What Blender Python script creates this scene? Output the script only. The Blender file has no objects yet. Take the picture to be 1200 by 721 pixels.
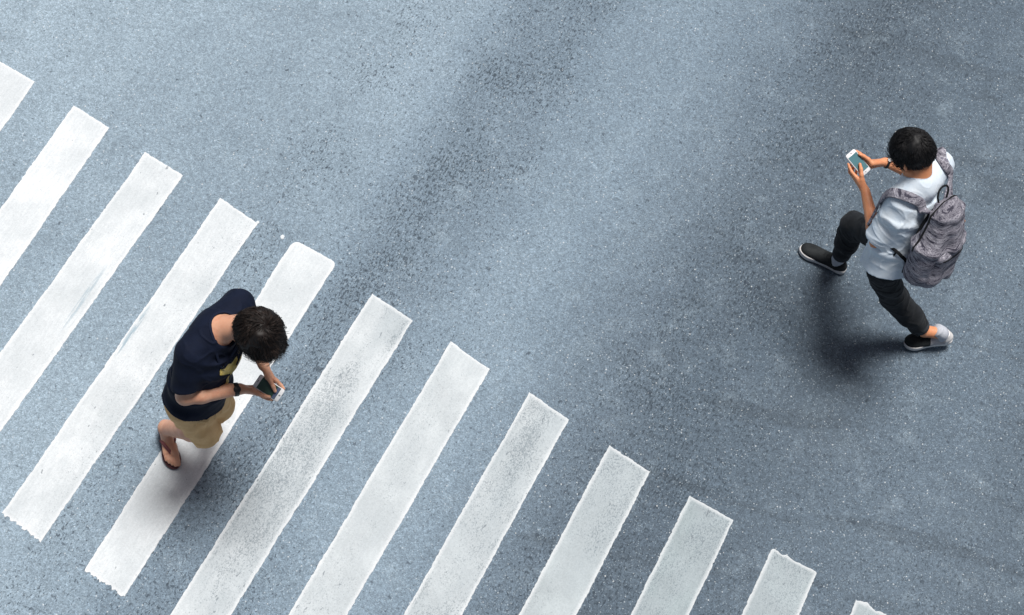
import bpy, bmesh, math, random
import numpy as np
from mathutils import Vector, Matrix
from mathutils.bvhtree import BVHTree

random.seed(7); RNG = np.random.default_rng(11)
scene = bpy.context.scene
COL = scene.collection

# ------------------------------------------------------------------ camera numbers (fitted to the crossing)
H = 10.2; FPX = 2400.0; TH = 0.48996; RO = 0.25383
FW = np.array([0, math.sin(TH), -math.cos(TH)])
_u = np.array([0, math.cos(TH), math.sin(TH)]); _r = np.array([1., 0, 0])
RT = _r*math.cos(RO) + _u*math.sin(RO)
UP = _u*math.cos(RO) - _r*math.sin(RO)
CAMP = np.array([0, 0, H])
def ray(x, y):
    d = FW + RT*(x-600)/FPX + UP*(360.5-y)/FPX
    return d/np.linalg.norm(d)
def U(x, y, h=0.0):
    """world point at height h seen at photo pixel x, y"""
    d = ray(x, y)
    return CAMP + d*((h-H)/d[2])
def A(*v): return np.array(v, float)
def nz(v):
    v = np.asarray(v, float); return v/np.linalg.norm(v)
def lerp(a, b, t): return a*(1-t)+b*t

# ------------------------------------------------------------------ noise
def hash3(i, j, k, seed):
    n = (i.astype(np.int64)*374761393 + j.astype(np.int64)*668265263 + k.astype(np.int64)*2147483647 + seed*1274126177) & 0xffffffff
    n = ((n ^ (n >> 13))*1274126177) & 0xffffffff
    n = ((n ^ (n >> 15))*2246822519) & 0xffffffff
    return ((n ^ (n >> 16)) & 0xffff)/65535.0
def vnoise(P, seed=0):
    I = np.floor(P).astype(np.int64); f = P-I; f = f*f*f*(f*(f*6-15)+10)
    r = 0
    for a in (0, 1):
        for b in (0, 1):
            for c in (0, 1):
                w = (f[:, 0] if a else 1-f[:, 0])*(f[:, 1] if b else 1-f[:, 1])*(f[:, 2] if c else 1-f[:, 2])
                r = r + w*hash3(I[:, 0]+a, I[:, 1]+b, I[:, 2]+c, seed)
    return r

# ------------------------------------------------------------------ signed distance volumes
class Vol:
    def __init__(s, lo, hi, h):
        s.lo = np.array(lo, float); s.h = h
        s.n = np.ceil((np.array(hi)-s.lo)/h).astype(int)+1
        s.F = np.full(s.n, 0.5, np.float32)
    def box(s, lo, hi):
        a = np.maximum(0, np.floor((lo-s.lo)/s.h).astype(int)); b = np.minimum(s.n, np.ceil((hi-s.lo)/s.h).astype(int)+1)
        sl = tuple(slice(a[i], max(a[i], b[i])) for i in range(3))
        g = [((np.arange(sl[i].start, sl[i].stop)*s.h+s.lo[i]).astype(np.float32)) for i in range(3)]
        return sl, g[0][:, None, None], g[1][None, :, None], g[2][None, None, :]
    def mix(s, lo, hi, fn, k, op='u'):
        m = max(k, 0)*1.0+3*s.h
        sl, X, Y, Z = s.box(np.asarray(lo)-m, np.asarray(hi)+m)
        if any(q.stop <= q.start for q in sl): return
        d = fn(X, Y, Z); f = s.F[sl]
        if op == 's': d = -d; f = -f; d, f = d, f
        if op == 'i': d, f = -d, -f
        if k > 0:
            hh = np.maximum(k-np.abs(f-d), 0)/k
            if op == 's':                       # smooth max(F, -d)
                s.F[sl] = np.maximum(s.F[sl], d)+hh_(s.F[sl], d, k)
            elif op == 'i': s.F[sl] = -(np.minimum(f, d)-hh*hh*k*.25)
            else: s.F[sl] = np.minimum(f, d)-hh*hh*k*.25
        else:
            s.F[sl] = np.maximum(s.F[sl], d) if op == 's' else (np.maximum(-f, -d) if op == 'i' else np.minimum(f, d))
    def cone(s, a, b, ra, rb, k=.01, op='u'):
        a = np.asarray(a, float); b = np.asarray(b, float); ab = b-a; L2 = float(ab@ab)+1e-12
        def fn(X, Y, Z):
            x, y, z = X-a[0], Y-a[1], Z-a[2]
            t = np.clip((x*ab[0]+y*ab[1]+z*ab[2])/L2, 0, 1)
            return np.sqrt((x-t*ab[0])**2+(y-t*ab[1])**2+(z-t*ab[2])**2)-(ra+(rb-ra)*t)
        r = max(ra, rb); s.mix(np.minimum(a, b)-r, np.maximum(a, b)+r, fn, k, op)
    def chain(s, pts, rs, k=.01, op='u'):
        for i in range(len(pts)-1): s.cone(pts[i], pts[i+1], rs[i], rs[i+1], k, op)
    def ell(s, c, R, rad, k=.01, op='u'):
        """R rows = local axes"""
        c = np.asarray(c, float); R = np.asarray(R, float); rad = np.asarray(rad, float)
        def fn(X, Y, Z):
            x, y, z = X-c[0], Y-c[1], Z-c[2]
            q = [x*R[i][0]+y*R[i][1]+z*R[i][2] for i in range(3)]
            k0 = np.sqrt(sum((q[i]/rad[i])**2 for i in range(3))); k1 = np.sqrt(sum((q[i]/rad[i]**2)**2 for i in range(3)))+1e-6
            return k0*(k0-1)/k1
        e = np.abs(R.T)@rad; s.mix(c-e, c+e, fn, k, op)
    def slab(s, a, b, side, wa, da, wb, db, k=.01, op='u', p=2.0):
        """elliptic column from a to b; side = width direction; w half width, d half depth"""
        a = np.asarray(a, float); b = np.asarray(b, float); ab = b-a; L = np.linalg.norm(ab); ax = ab/L
        sd = nz(side-ax*(side@ax)); dp = np.cross(ax, sd)
        def fn(X, Y, Z):
            x, y, z = X-a[0], Y-a[1], Z-a[2]
            t = x*ax[0]+y*ax[1]+z*ax[2]; u = x*sd[0]+y*sd[1]+z*sd[2]; v = x*dp[0]+y*dp[1]+z*dp[2]
            q = np.clip(t/L, 0, 1); w = wa+(wb-wa)*q; d = da+(db-da)*q
            k0 = ((np.abs(u)/w)**p+(np.abs(v)/d)**p)**(1/p); k1 = np.sqrt((u/w**2)**2+(v/d**2)**2)+1e-6
            lat = np.where(k0 < .3, -(1-k0)*np.minimum(w, d), k0*(k0-1)/k1) if p == 2.0 else (k0-1)*np.minimum(w, d)
            e = np.maximum(np.maximum(-t, t-L), 0)
            return np.where(e > 0, np.sqrt(np.maximum(lat, 0)**2+e*e), np.maximum(lat, np.maximum(-t, t-L)))
        r = max(wa, da, wb, db); s.mix(np.minimum(a, b)-r, np.maximum(a, b)+r, fn, k, op)
    def cut(s, c, n, rad=9., k=0):
        """remove everything on the +n side of the plane, within rad of c"""
        c = np.asarray(c, float); n = nz(n)
        def fn(X, Y, Z):
            pl = (X-c[0])*n[0]+(Y-c[1])*n[1]+(Z-c[2])*n[2]
            if rad > 5: return -pl
            return np.maximum(-pl, np.sqrt((X-c[0])**2+(Y-c[1])**2+(Z-c[2])**2)-rad)
        lo = s.lo if rad > 5 else c-rad; hi = s.lo+s.n*s.h if rad > 5 else c+rad
        s.mix(lo, hi, fn, k, 's')
    def blank(s):
        o = Vol.__new__(Vol); o.lo = s.lo; o.h = s.h; o.n = s.n; o.F = np.full(s.n, 0.5, np.float32); return o
    def merge(s, o, k):
        q = np.maximum(k-np.abs(s.F-o.F), 0)/k; s.F = np.minimum(s.F, o.F)-q*q*k*.25
    def net(s, smooth=1):
        F = s.F; ins = F < 0
        c = [ins[a:ins.shape[0]-1+a, b:ins.shape[1]-1+b, d:ins.shape[2]-1+d] for a in (0, 1) for b in (0, 1) for d in (0, 1)]
        anyv = c[0].copy(); allv = c[0].copy()
        for q in c[1:]: anyv |= q; allv &= q
        cells = np.argwhere(anyv & ~allv)
        idx = np.full(anyv.shape, -1, np.int32); idx[tuple(cells.T)] = np.arange(len(cells))
        off = np.array([(a, b, d) for a in (0, 1) for b in (0, 1) for d in (0, 1)])
        val = np.stack([F[cells[:, 0]+o[0], cells[:, 1]+o[1], cells[:, 2]+o[2]] for o in off], 1)
        acc = np.zeros((len(cells), 3)); cnt = np.zeros(len(cells))
        for i in range(8):
            for j in range(i+1, 8):
                if np.abs(off[i]-off[j]).sum() == 1:
                    a, b = val[:, i], val[:, j]; m = (a < 0) != (b < 0)
                    t = np.where(m, a/np.where(m, a-b, 1), 0)
                    acc += np.where(m[:, None], off[i]+t[:, None]*(off[j]-off[i]), 0); cnt += m
        V = (cells+acc/cnt[:, None])*s.h+s.lo
        Q = []
        for ax in range(3):
            o1, o2 = (ax+1) % 3, (ax+2) % 3
            sa = [slice(None)]*3; sb = [slice(None)]*3; sa[ax] = slice(0, -1); sb[ax] = slice(1, None)
            A0, B0 = ins[tuple(sa)], ins[tuple(sb)]
            E = np.argwhere(A0 != B0); E = E[(E[:, o1] > 0) & (E[:, o2] > 0) & (E[:, o1] < idx.shape[o1]) & (E[:, o2] < idx.shape[o2])]
            fl = A0[tuple(E.T)]
            def g(d1, d2):
                e = E.copy(); e[:, o1] -= d1; e[:, o2] -= d2; return idx[tuple(e.T)]
            q = np.stack([g(1, 1), g(0, 1), g(0, 0), g(1, 0)], 1)
            q[~fl] = q[~fl][:, ::-1]; Q.append(q)
        Q = np.concatenate(Q); Q = Q[(Q >= 0).all(1)]
        for _ in range(smooth): V = lap(V, Q, .5)
        return V, Q
def hh_(f, d, k):
    q = np.maximum(k-np.abs(f-d), 0)/k; return q*q*k*.25
def lap(V, Q, w):
    S = np.zeros_like(V); n = np.zeros(len(V))
    for i in range(4):
        a, b = Q[:, i], Q[:, (i+1) % 4]
        for c in range(3):
            S[:, c] += np.bincount(a, V[b, c], len(V))+np.bincount(b, V[a, c], len(V))
        n += np.bincount(a, minlength=len(V))+np.bincount(b, minlength=len(V))
    n = np.maximum(n, 1)
    return V*(1-w)+w*S/n[:, None]
def vnorm(V, Q):
    d = np.cross(V[Q[:, 2]]-V[Q[:, 0]], V[Q[:, 3]]-V[Q[:, 1]])
    N = np.zeros_like(V)
    for i in range(4):
        for c in range(3): N[:, c] += np.bincount(Q[:, i], d[:, c], len(V))
    return N/np.maximum(np.linalg.norm(N, axis=1), 1e-12)[:, None]

# ------------------------------------------------------------------ objects
def mesh_obj(name, V, Fc, mat, origin=(0, 0, 0), parent=None, smooth=True):
    me = bpy.data.meshes.new(name)
    V = np.asarray(V, float)-np.asarray(origin, float)
    if isinstance(Fc, np.ndarray) and Fc.ndim == 2:
        n, k = Fc.shape
        me.vertices.add(len(V)); me.vertices.foreach_set('co', V.astype(np.float32).ravel())
        me.loops.add(n*k); me.loops.foreach_set('vertex_index', Fc.astype(np.int32).ravel())
        me.polygons.add(n); me.polygons.foreach_set('loop_start', np.arange(0, n*k, k, dtype=np.int32))
        me.polygons.foreach_set('loop_total', np.full(n, k, np.int32))
        me.update(calc_edges=True); me.validate()
    else:
        me.from_pydata([tuple(v) for v in V], [], [tuple(int(i) for i in f) for f in Fc]); me.update()
    if smooth: me.polygons.foreach_set('use_smooth', np.ones(len(me.polygons), bool))
    for m in (mat if isinstance(mat, (list, tuple)) else [mat]): me.materials.append(m)
    o = bpy.data.objects.new(name, me); COL.objects.link(o)
    if parent is not None: o.parent = parent
    else: o.location = origin
    return o
def tag(o, label=None, cat=None, group=None, kind=None):
    if label: o['label'] = label
    if cat: o['category'] = cat
    if group: o['group'] = group
    if kind: o['kind'] = kind
    return o
def set_attr(o, name, arr):
    a = o.data.attributes.new(name, 'FLOAT', 'POINT'); a.data.foreach_set('value', np.asarray(arr, np.float32))

class MB:
    """collects polygon pieces into one mesh"""
    def __init__(s): s.V = []; s.F = []
    def add(s, V, F):
        o = len(s.V); s.V += [tuple(v) for v in V]; s.F += [tuple(int(i)+o for i in f) for f in F]
    def tube(s, pts, rs, n=8, flat=None):
        """tube along pts; flat = (dir, k) squashes"""
        pts = [np.asarray(p, float) for p in pts]
        if not hasattr(rs, '__len__'): rs = [rs]*len(pts)
        ref = None; V = []; F = []
        for i, p in enumerate(pts):
            t = nz(pts[min(i+1, len(pts)-1)]-pts[max(i-1, 0)])
            if ref is None: ref = nz(np.cross(t, A(.3, .5, .81)))
            ref = nz(ref-t*(ref@t)); b = np.cross(t, ref)
            for j in range(n):
                a = 2*math.pi*j/n; V.append(p+rs[i]*(math.cos(a)*ref+math.sin(a)*b))
        for i in range(len(pts)-1):
            for j in range(n): F.append((i*n+j, i*n+(j+1) % n, (i+1)*n+(j+1) % n, (i+1)*n+j))
        F.append(tuple(range(n))[::-1]); F.append(tuple(range((len(pts)-1)*n, len(pts)*n)))
        s.add(V, F)
    def ribbon(s, pts, nrm, w, t):
        """flat strap: half width w, half thickness t, normals nrm"""
        pts = [np.asarray(p, float) for p in pts]; V = []; F = []
        prof = [(-1, -.4), (-1, .4), (-.85, 1), (0, 1.15), (.85, 1), (1, .4), (1, -.4), (.85, -1), (-.85, -1)]; n = len(prof)
        for i, p in enumerate(pts):
            tg = nz(pts[min(i+1, len(pts)-1)]-pts[max(i-1, 0)]); N = nz(nrm[i]-tg*(nrm[i]@tg)); B = np.cross(tg, N)
            ww = w[i] if hasattr(w, '__len__') else w
            for a, b in prof: V.append(p+B*a*ww+N*b*t)
        for i in range(len(pts)-1):
            for j in range(n): F.append((i*n+j, i*n+(j+1) % n, (i+1)*n+(j+1) % n, (i+1)*n+j))
        F.append(tuple(range(n))[::-1]); F.append(tuple(range((len(pts)-1)*n, len(pts)*n)))
        s.add(V, F)
    def prism(s, O, X, Y, Z, outline, z0, z1, bev=0.0):
        O, X, Y, Z = [np.asarray(q, float) for q in (O, X, Y, Z)]
        c = np.mean(outline, axis=0); n = len(outline); V = []
        lv = [(z0, 1)] if bev == 0 else [(z0, 1-bev), (z0+(z1-z0)*.2, 1), (z0+(z1-z0)*.8, 1)]
        lv += [(z1, 1)] if bev == 0 else [(z1, 1-bev)]
        for z, k in lv:
            for p in outline:
                q = c+(np.asarray(p)-c)*k; V.append(O+X*q[0]+Y*q[1]+Z*z)
        F = []
        for i in range(len(lv)-1):
            for j in range(n): F.append((i*n+j, i*n+(j+1) % n, (i+1)*n+(j+1) % n, (i+1)*n+j))
        F.append(tuple(range(n))[::-1]); F.append(tuple(range((len(lv)-1)*n, len(lv)*n)))
        s.add(V, F)
    def build(s, name, mat, origin, parent=None, smooth=True):
        o = mesh_obj(name, np.array(s.V), s.F, mat, origin, parent, smooth)
        bm = bmesh.new(); bm.from_mesh(o.data); bmesh.ops.recalc_face_normals(bm, faces=bm.faces); bm.to_mesh(o.data); bm.free()
        return o
def spline(pts, n):
    """Catmull-Rom through pts, n samples per span"""
    P = [np.asarray(p, float) for p in pts]; P = [2*P[0]-P[1]]+P+[2*P[-1]-P[-2]]; out = []
    for i in range(1, len(P)-2):
        for j in range(n):
            t = j/n; a, b, c, d = P[i-1:i+3]
            out.append(.5*((2*b)+(-a+c)*t+(2*a-5*b+4*c-d)*t*t+(-a+3*b-3*c+d)*t**3))
    out.append(P[-2]); return out

# ------------------------------------------------------------------ materials
class NT:
    def __init__(s, name):
        s.m = bpy.data.materials.new(name); s.m.use_nodes = True; s.t = s.m.node_tree; s.N = s.t.nodes; s.L = s.t.links
        s.b = s.N['Principled BSDF']
    def n(s, ty, **kw):
        o = s.N.new(ty)
        for k, v in kw.items():
            if k in ('op',): o.operation = v
            elif k == 'bt': o.blend_type = v
            else: setattr(o, k, v)
        return o
    def set(s, sock, v):
        if isinstance(v, bpy.types.NodeSocket): s.L.new(v, sock)
        else: sock.default_value = v
    def math(s, op, a, b=0.0, c=None, clamp=False):
        o = s.n('ShaderNodeMath', op=op, use_clamp=clamp); s.set(o.inputs[0], a); s.set(o.inputs[1], b)
        if c is not None: s.set(o.inputs[2], c)
        return o.outputs[0]
    def mix(s, f, a, b, bt='MIX'):
        o = s.n('ShaderNodeMix', data_type='RGBA', bt=bt); s.set(o.inputs[0], f); s.set(o.inputs[6], a); s.set(o.inputs[7], b)
        return o.outputs[2]
    def coord(s): return s.n('ShaderNodeTexCoord').outputs['Object']
    def map(s, v, loc=(0, 0, 0), rot=(0, 0, 0), sc=(1, 1, 1)):
        o = s.n('ShaderNodeMapping'); s.set(o.inputs[0], v); o.inputs[1].default_value = loc; o.inputs[2].default_value = rot; o.inputs[3].default_value = sc
        return o.outputs[0]
    def noise(s, v, sc, det=2, rough=.5, dist=0.0, out='Fac'):
        o = s.n('ShaderNodeTexNoise'); s.set(o.inputs['Vector'], v); o.inputs['Scale'].default_value = sc; o.inputs['Detail'].default_value = det
        o.inputs['Roughness'].default_value = rough; o.inputs['Distortion'].default_value = dist; return o.outputs[out]
    def voro(s, v, sc, out='Distance', feat='F1', rnd=1.0):
        o = s.n('ShaderNodeTexVoronoi', feature=feat, voronoi_dimensions='2D'); s.set(o.inputs['Vector'], v); o.inputs['Scale'].default_value = sc; o.inputs['Randomness'].default_value = rnd
        return o.outputs[out]
    def ramp(s, v, stops, interp='LINEAR'):
        o = s.n('ShaderNodeValToRGB'); s.set(o.inputs[0], v); e = o.color_ramp; e.interpolation = interp
        while len(e.elements) < len(stops): e.elements.new(.5)
        for q, (p, c) in zip(e.elements, stops):
            q.position = p; q.color = (c, c, c, 1) if not hasattr(c, '__len__') else (*c, 1)
        return o.outputs[0]
    def mrange(s, v, a, b, c=0.0, d=1.0, smooth=True):
        o = s.n('ShaderNodeMapRange', interpolation_type='SMOOTHSTEP' if smooth else 'LINEAR')
        s.set(o.inputs[0], v); o.inputs[1].default_value = a; o.inputs[2].default_value = b; o.inputs[3].default_value = c; o.inputs[4].default_value = d
        return o.outputs[0]
    def bump(s, h, st, dist=.001, nrm=None):
        o = s.n('ShaderNodeBump'); o.inputs['Strength'].default_value = st; o.inputs['Distance'].default_value = dist; s.set(o.inputs['Height'], h)
        if nrm is not None: s.set(o.inputs['Normal'], nrm)
        return o.outputs[0]
    def out(s, col=None, rough=None, nrm=None, **kw):
        if col is not None: s.set(s.b.inputs['Base Color'], col)
        if rough is not None: s.set(s.b.inputs['Roughness'], rough)
        if nrm is not None: s.set(s.b.inputs['Normal'], nrm)
        for k, v in kw.items(): s.set(s.b.inputs[k.replace('_', ' ')], v)
        return s.m
def c4(r, g, b): return (r, g, b, 1)

# crossing frame: e along the crossing (stripe to stripe), n along the stripes
EDIR = nz(U(1004, 702)-U(86, 124)); EDIR[2] = 0; EDIR = nz(EDIR)
NDIR = nz(U(3, 602)-U(258, 232)); NDIR[2] = 0; NDIR = nz(NDIR)
PERP = np.array([-NDIR[1], NDIR[0], 0.0]);  PERP = PERP if PERP@EDIR > 0 else -PERP
def s_of(x, y): return float(U(x, y)@PERP)
print('PERP', PERP, 's', [round(s_of(*q), 2) for q in ((0, 0), (150, 20), (380, 130), (530, 180), (700, 200), (850, 300), (930, 150), (1000, 100), (950, 500), (1150, 300), (1190, 700))])

def asphalt():
    m = NT('worn_asphalt'); v = m.coord()
    ang = math.atan2(PERP[1], PERP[0])
    lane = m.map(v, rot=(0, 0, -ang))            # x = across the tyre tracks, y = along them
    sep = m.n('ShaderNodeSeparateXYZ'); m.set(sep.inputs[0], lane)
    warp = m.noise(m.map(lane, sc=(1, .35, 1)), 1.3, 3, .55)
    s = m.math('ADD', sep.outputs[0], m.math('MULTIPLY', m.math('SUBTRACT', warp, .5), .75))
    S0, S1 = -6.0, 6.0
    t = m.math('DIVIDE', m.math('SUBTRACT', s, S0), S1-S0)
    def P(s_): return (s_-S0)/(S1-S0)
    band_tone = m.ramp(t, [(P(q), c) for q, c in BAND_TONE])            # 0 pale, 1 dark; tyre bands, and darker overall to the right
    # large stains
    st = m.noise(m.map(lane, sc=(1, .45, 1)), .75, 4, .6)
    st2 = m.noise(v, 3.2, 5, .6)
    base = m.ramp(band_tone, [(0, (.338, .430, .508)), (.35, (.218, .290, .360)), (.7, (.125, .168, .214)), (1, (.066, .090, .117))])
    base = m.mix(m.mrange(st, .35, .68, .0, .30), base, c4(.10, .145, .195))
    base = m.mix(m.mrange(st2, .5, .72, 0, .22), base, c4(.12, .165, .21))
    base = m.mix(m.mrange(m.noise(v, 5.0, 4, .6, .2), .50, .78, 0, .22), base, c4(.36, .45, .52))
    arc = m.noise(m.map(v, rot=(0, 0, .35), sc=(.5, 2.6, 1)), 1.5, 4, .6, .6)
    base = m.mix(m.math('MULTIPLY', m.mrange(arc, .54, .66, 0, .38), m.mrange(band_tone, .5, .75)), base, c4(.055, .072, .09))
    # aggregate grain
    v1 = m.voro(v, 185, 'Color'); g1 = m.n('ShaderNodeSeparateColor'); m.set(g1.inputs[0], v1)
    v2 = m.voro(v, 75, 'Color'); g2 = m.n('ShaderNodeSeparateColor'); m.set(g2.inputs[0], v2)
    fine = m.noise(v, 260, 2, .6)
    gr = m.math('MULTIPLY', m.ramp(g1.outputs[0], [(0, .68), (.35, .93), (.7, 1.04), (.9, 1.16), (1, 1.42)]), m.ramp(g2.outputs[1], [(0, .90), (.6, 1.0), (1, 1.10)]))
    gr = m.math('MULTIPLY', gr, m.mrange(fine, .3, .7, .86, 1.14, False))
    gr = m.math('MULTIPLY', gr, m.mrange(m.noise(v, 38, 3, .6), .3, .7, .88, 1.12, False))
    comb = m.n('ShaderNodeCombineColor'); [m.set(comb.inputs[i], gr) for i in range(3)]
    col = m.mix(1.0, base, comb.outputs[0], 'MULTIPLY')
    # dark pits, more of them in the tracks
    pn = m.noise(m.map(lane, sc=(1.5, .6, 1)), 62, 2.5, .66)
    dens = m.math('MULTIPLY', m.ramp(t, [(P(q), c) for q, c in PITS]), m.mrange(m.noise(lane, 2.6, 3, .6), .3, .65, .55, 1.12))
    thr = m.math('SUBTRACT', .672, m.math('MULTIPLY', dens, .145))
    pit = m.math('MULTIPLY', m.math('SUBTRACT', pn, thr), 15, clamp=True)
    col = m.mix(m.math('MULTIPLY', pit, .74), col, c4(.030, .045, .062))
    pn2 = m.noise(m.map(v, loc=(7, 3, 0)), 24, 2, .5)
    pit2 = m.math('MULTIPLY', m.math('SUBTRACT', pn2, m.math('SUBTRACT', .70, m.math('MULTIPLY', dens, .08))), 26, clamp=True)
    col = m.mix(m.math('MULTIPLY', pit2, .6), col, c4(.035, .05, .07))
    # pale stones set in the binder
    vd = m.n('ShaderNodeTexVoronoi', feature='F1', voronoi_dimensions='2D'); m.set(vd.inputs['Vector'], v); vd.inputs['Scale'].default_value = 62
    sc_ = m.n('ShaderNodeSeparateColor'); m.set(sc_.inputs[0], vd.outputs['Color'])
    clus = m.mrange(m.noise(v, 2.2, 3, .6), .35, .68, .0, .07)
    on = m.math('GREATER_THAN', sc_.outputs[0], m.math('SUBTRACT', .968, clus))
    size = m.math('MULTIPLY', m.math('ADD', m.math('MULTIPLY', sc_.outputs[1], .20), .10), 1.0)
    spot = m.math('MULTIPLY', m.math('MULTIPLY', m.math('SUBTRACT', size, vd.outputs['Distance']), 14, clamp=True), on)
    col = m.mix(m.math('MULTIPLY', spot, .55), col, m.mix(sc_.outputs[2], c4(.42, .50, .56), c4(.86, .88, .88)))
    vd2 = m.n('ShaderNodeTexVoronoi', feature='F1', voronoi_dimensions='2D'); m.set(vd2.inputs['Vector'], m.map(v, loc=(3, 9, 0))); vd2.inputs['Scale'].default_value = 120
    s2 = m.n('ShaderNodeSeparateColor'); m.set(s2.inputs[0], vd2.outputs['Color'])
    spot2 = m.math('MULTIPLY', m.math('MULTIPLY', m.math('SUBTRACT', .38, vd2.outputs['Distance']), 8, clamp=True), m.math('GREATER_THAN', s2.outputs[0], .935))
    col = m.mix(m.math('MULTIPLY', spot2, .38), col, c4(.55, .64, .70))
    h = m.math('ADD', m.math('MULTIPLY', g1.outputs[2], .5), m.math('SUBTRACT', m.math('MULTIPLY', fine, .6), m.math('MULTIPLY', pit, 1.2)))
    return m.out(col, .82, m.bump(h, .55, .0022), Specular_IOR_Level=.35)
# (s, darkness) across the road, and the density of pits
BAND_TONE = [(-6, .0), (-4.6, .05), (-3.7, .12), (-3.0, .17), (-2.5, .24), (-2.1, .50), (-1.85, .48), (-1.5, .32), (-1.2, .32), (-.85, .52), (-.5, .74), (-.2, .86), (.3, .84), (.8, .76), (1.3, .70), (1.9, .86), (3, .7), (6, .6)]
PITS = [(-6, .15), (-3.1, .15), (-2.78, .75), (-2.45, .35), (-2.1, 1.0), (-1.8, .8), (-1.4, .2), (-.8, .3), (-.45, .9), (-.1, .95), (.3, .5), (1.0, .45), (2, .6), (6, .4)]

def paint():
    m = NT('road_paint'); v = m.coord()
    ang = math.atan2(PERP[1], PERP[0]); lane = m.map(v, rot=(0, 0, -ang))
    at = m.n('ShaderNodeAttribute', attribute_name='wear', attribute_type='OBJECT').outputs['Fac']
    tone = m.n('ShaderNodeAttribute', attribute_name='greying', attribute_type='OBJECT').outputs['Fac']  # greys the white paint, stronger on the stripes to the right
    ed = m.n('ShaderNodeAttribute', attribute_name='edge').outputs['Fac']
    w0 = m.math('MULTIPLY', at, m.mrange(m.noise(m.map(lane, sc=(1.3, .5, 1)), 2.4, 3, .6), .35, .6, .2, 1))
    streak = m.noise(m.map(lane, sc=(9, 1, 1)), 9, 4, .65)
    blot = m.noise(v, 3.4, 4, .6)
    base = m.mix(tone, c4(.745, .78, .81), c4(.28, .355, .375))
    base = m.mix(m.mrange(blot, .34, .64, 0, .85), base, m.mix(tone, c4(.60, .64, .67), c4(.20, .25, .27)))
    base = m.mix(m.mrange(streak, .38, .66, 0, .26), base, c4(.46, .51, .54))
    base = m.mix(m.mrange(m.noise(m.map(lane, sc=(30, 2.2, 1)), 7, 3, .6), .56, .72, 0, .16), base, c4(.42, .46, .49))
    base = m.mix(m.math('MULTIPLY', w0, .62), base, c4(.37, .425, .46))
    sep = m.n('ShaderNodeSeparateXYZ'); m.set(sep.inputs[0], lane)
    for (px, py, wd, ln, st) in ((157, 386, .016, .20, .9), (148, 398, .012, .14, .8), (98, 350, .018, .26, .6), (300, 560, .02, .2, .4), (640, 560, .03, .3, .4)):
        c = U(px, py); cx = float(c@PERP); cy = float(-c[0]*math.sin(-ang)*-1*0+(c[1]*math.cos(ang)-c[0]*math.sin(ang)))
        dx = m.math('DIVIDE', m.math('SUBTRACT', sep.outputs[0], cx), wd); dy = m.math('DIVIDE', m.math('SUBTRACT', sep.outputs[1], cy), ln)
        rr = m.math('SQRT', m.math('ADD', m.math('MULTIPLY', dx, dx), m.math('MULTIPLY', dy, dy)))
        k = m.math('MULTIPLY', m.mrange(rr, .5, 1.1, 1, 0), m.mrange(m.noise(m.map(lane, sc=(12, 1, 1)), 8, 3, .6), .40, .52, 0, st))
        base = m.mix(k, base, c4(.30, .40, .47))
    base = m.mix(m.math('MULTIPLY', ed, .6), base, c4(.80, .82, .84))
    # binder showing through where the paint is rubbed
    g = m.noise(m.map(lane, sc=(1.4, .8, 1)), 135, 3, .75)
    area = m.mrange(m.noise(m.map(lane, sc=(1.6, .6, 1)), 1.9, 4, .6), .32, .60, .15, 1)
    w = m.math('MULTIPLY', m.math('MULTIPLY', at, area), m.math('SUBTRACT', 1, m.math('MULTIPLY', ed, .8)))
    thr = m.math('SUBTRACT', .69, m.math('MULTIPLY', w, .23))
    hole = m.math('MULTIPLY', m.math('SUBTRACT', g, thr), 12, clamp=True)
    col = m.mix(m.math('MULTIPLY', hole, .62), base, c4(.13, .17, .205))
    ch = m.noise(m.map(lane, sc=(1.8, .7, 1)), 26, 2, .55)
    chip = m.math('MULTIPLY', m.math('SUBTRACT', ch, m.math('SUBTRACT', .745, m.math('MULTIPLY', w, .09))), 30, clamp=True)
    col = m.mix(m.math('MULTIPLY', chip, .7), col, c4(.16, .19, .22))
    v1 = m.voro(v, 150, 'Color'); g1 = m.n('ShaderNodeSeparateColor'); m.set(g1.inputs[0], v1)
    fine = m.noise(v, 240, 2, .6)
    mul = m.math('MULTIPLY', m.mrange(g1.outputs[0], 0, 1, .94, 1.05, False), m.mrange(fine, .3, .7, .95, 1.05, False))
    comb = m.n('ShaderNodeCombineColor'); [m.set(comb.inputs[i], mul) for i in range(3)]
    col = m.mix(1.0, col, comb.outputs[0], 'MULTIPLY')
    h = m.math('SUBTRACT', m.math('ADD', g1.outputs[2], fine), m.math('MULTIPLY', hole, 1.5))
    return m.out(col, .7, m.bump(h, .35, .0012), Specular_IOR_Level=.4)

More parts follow.
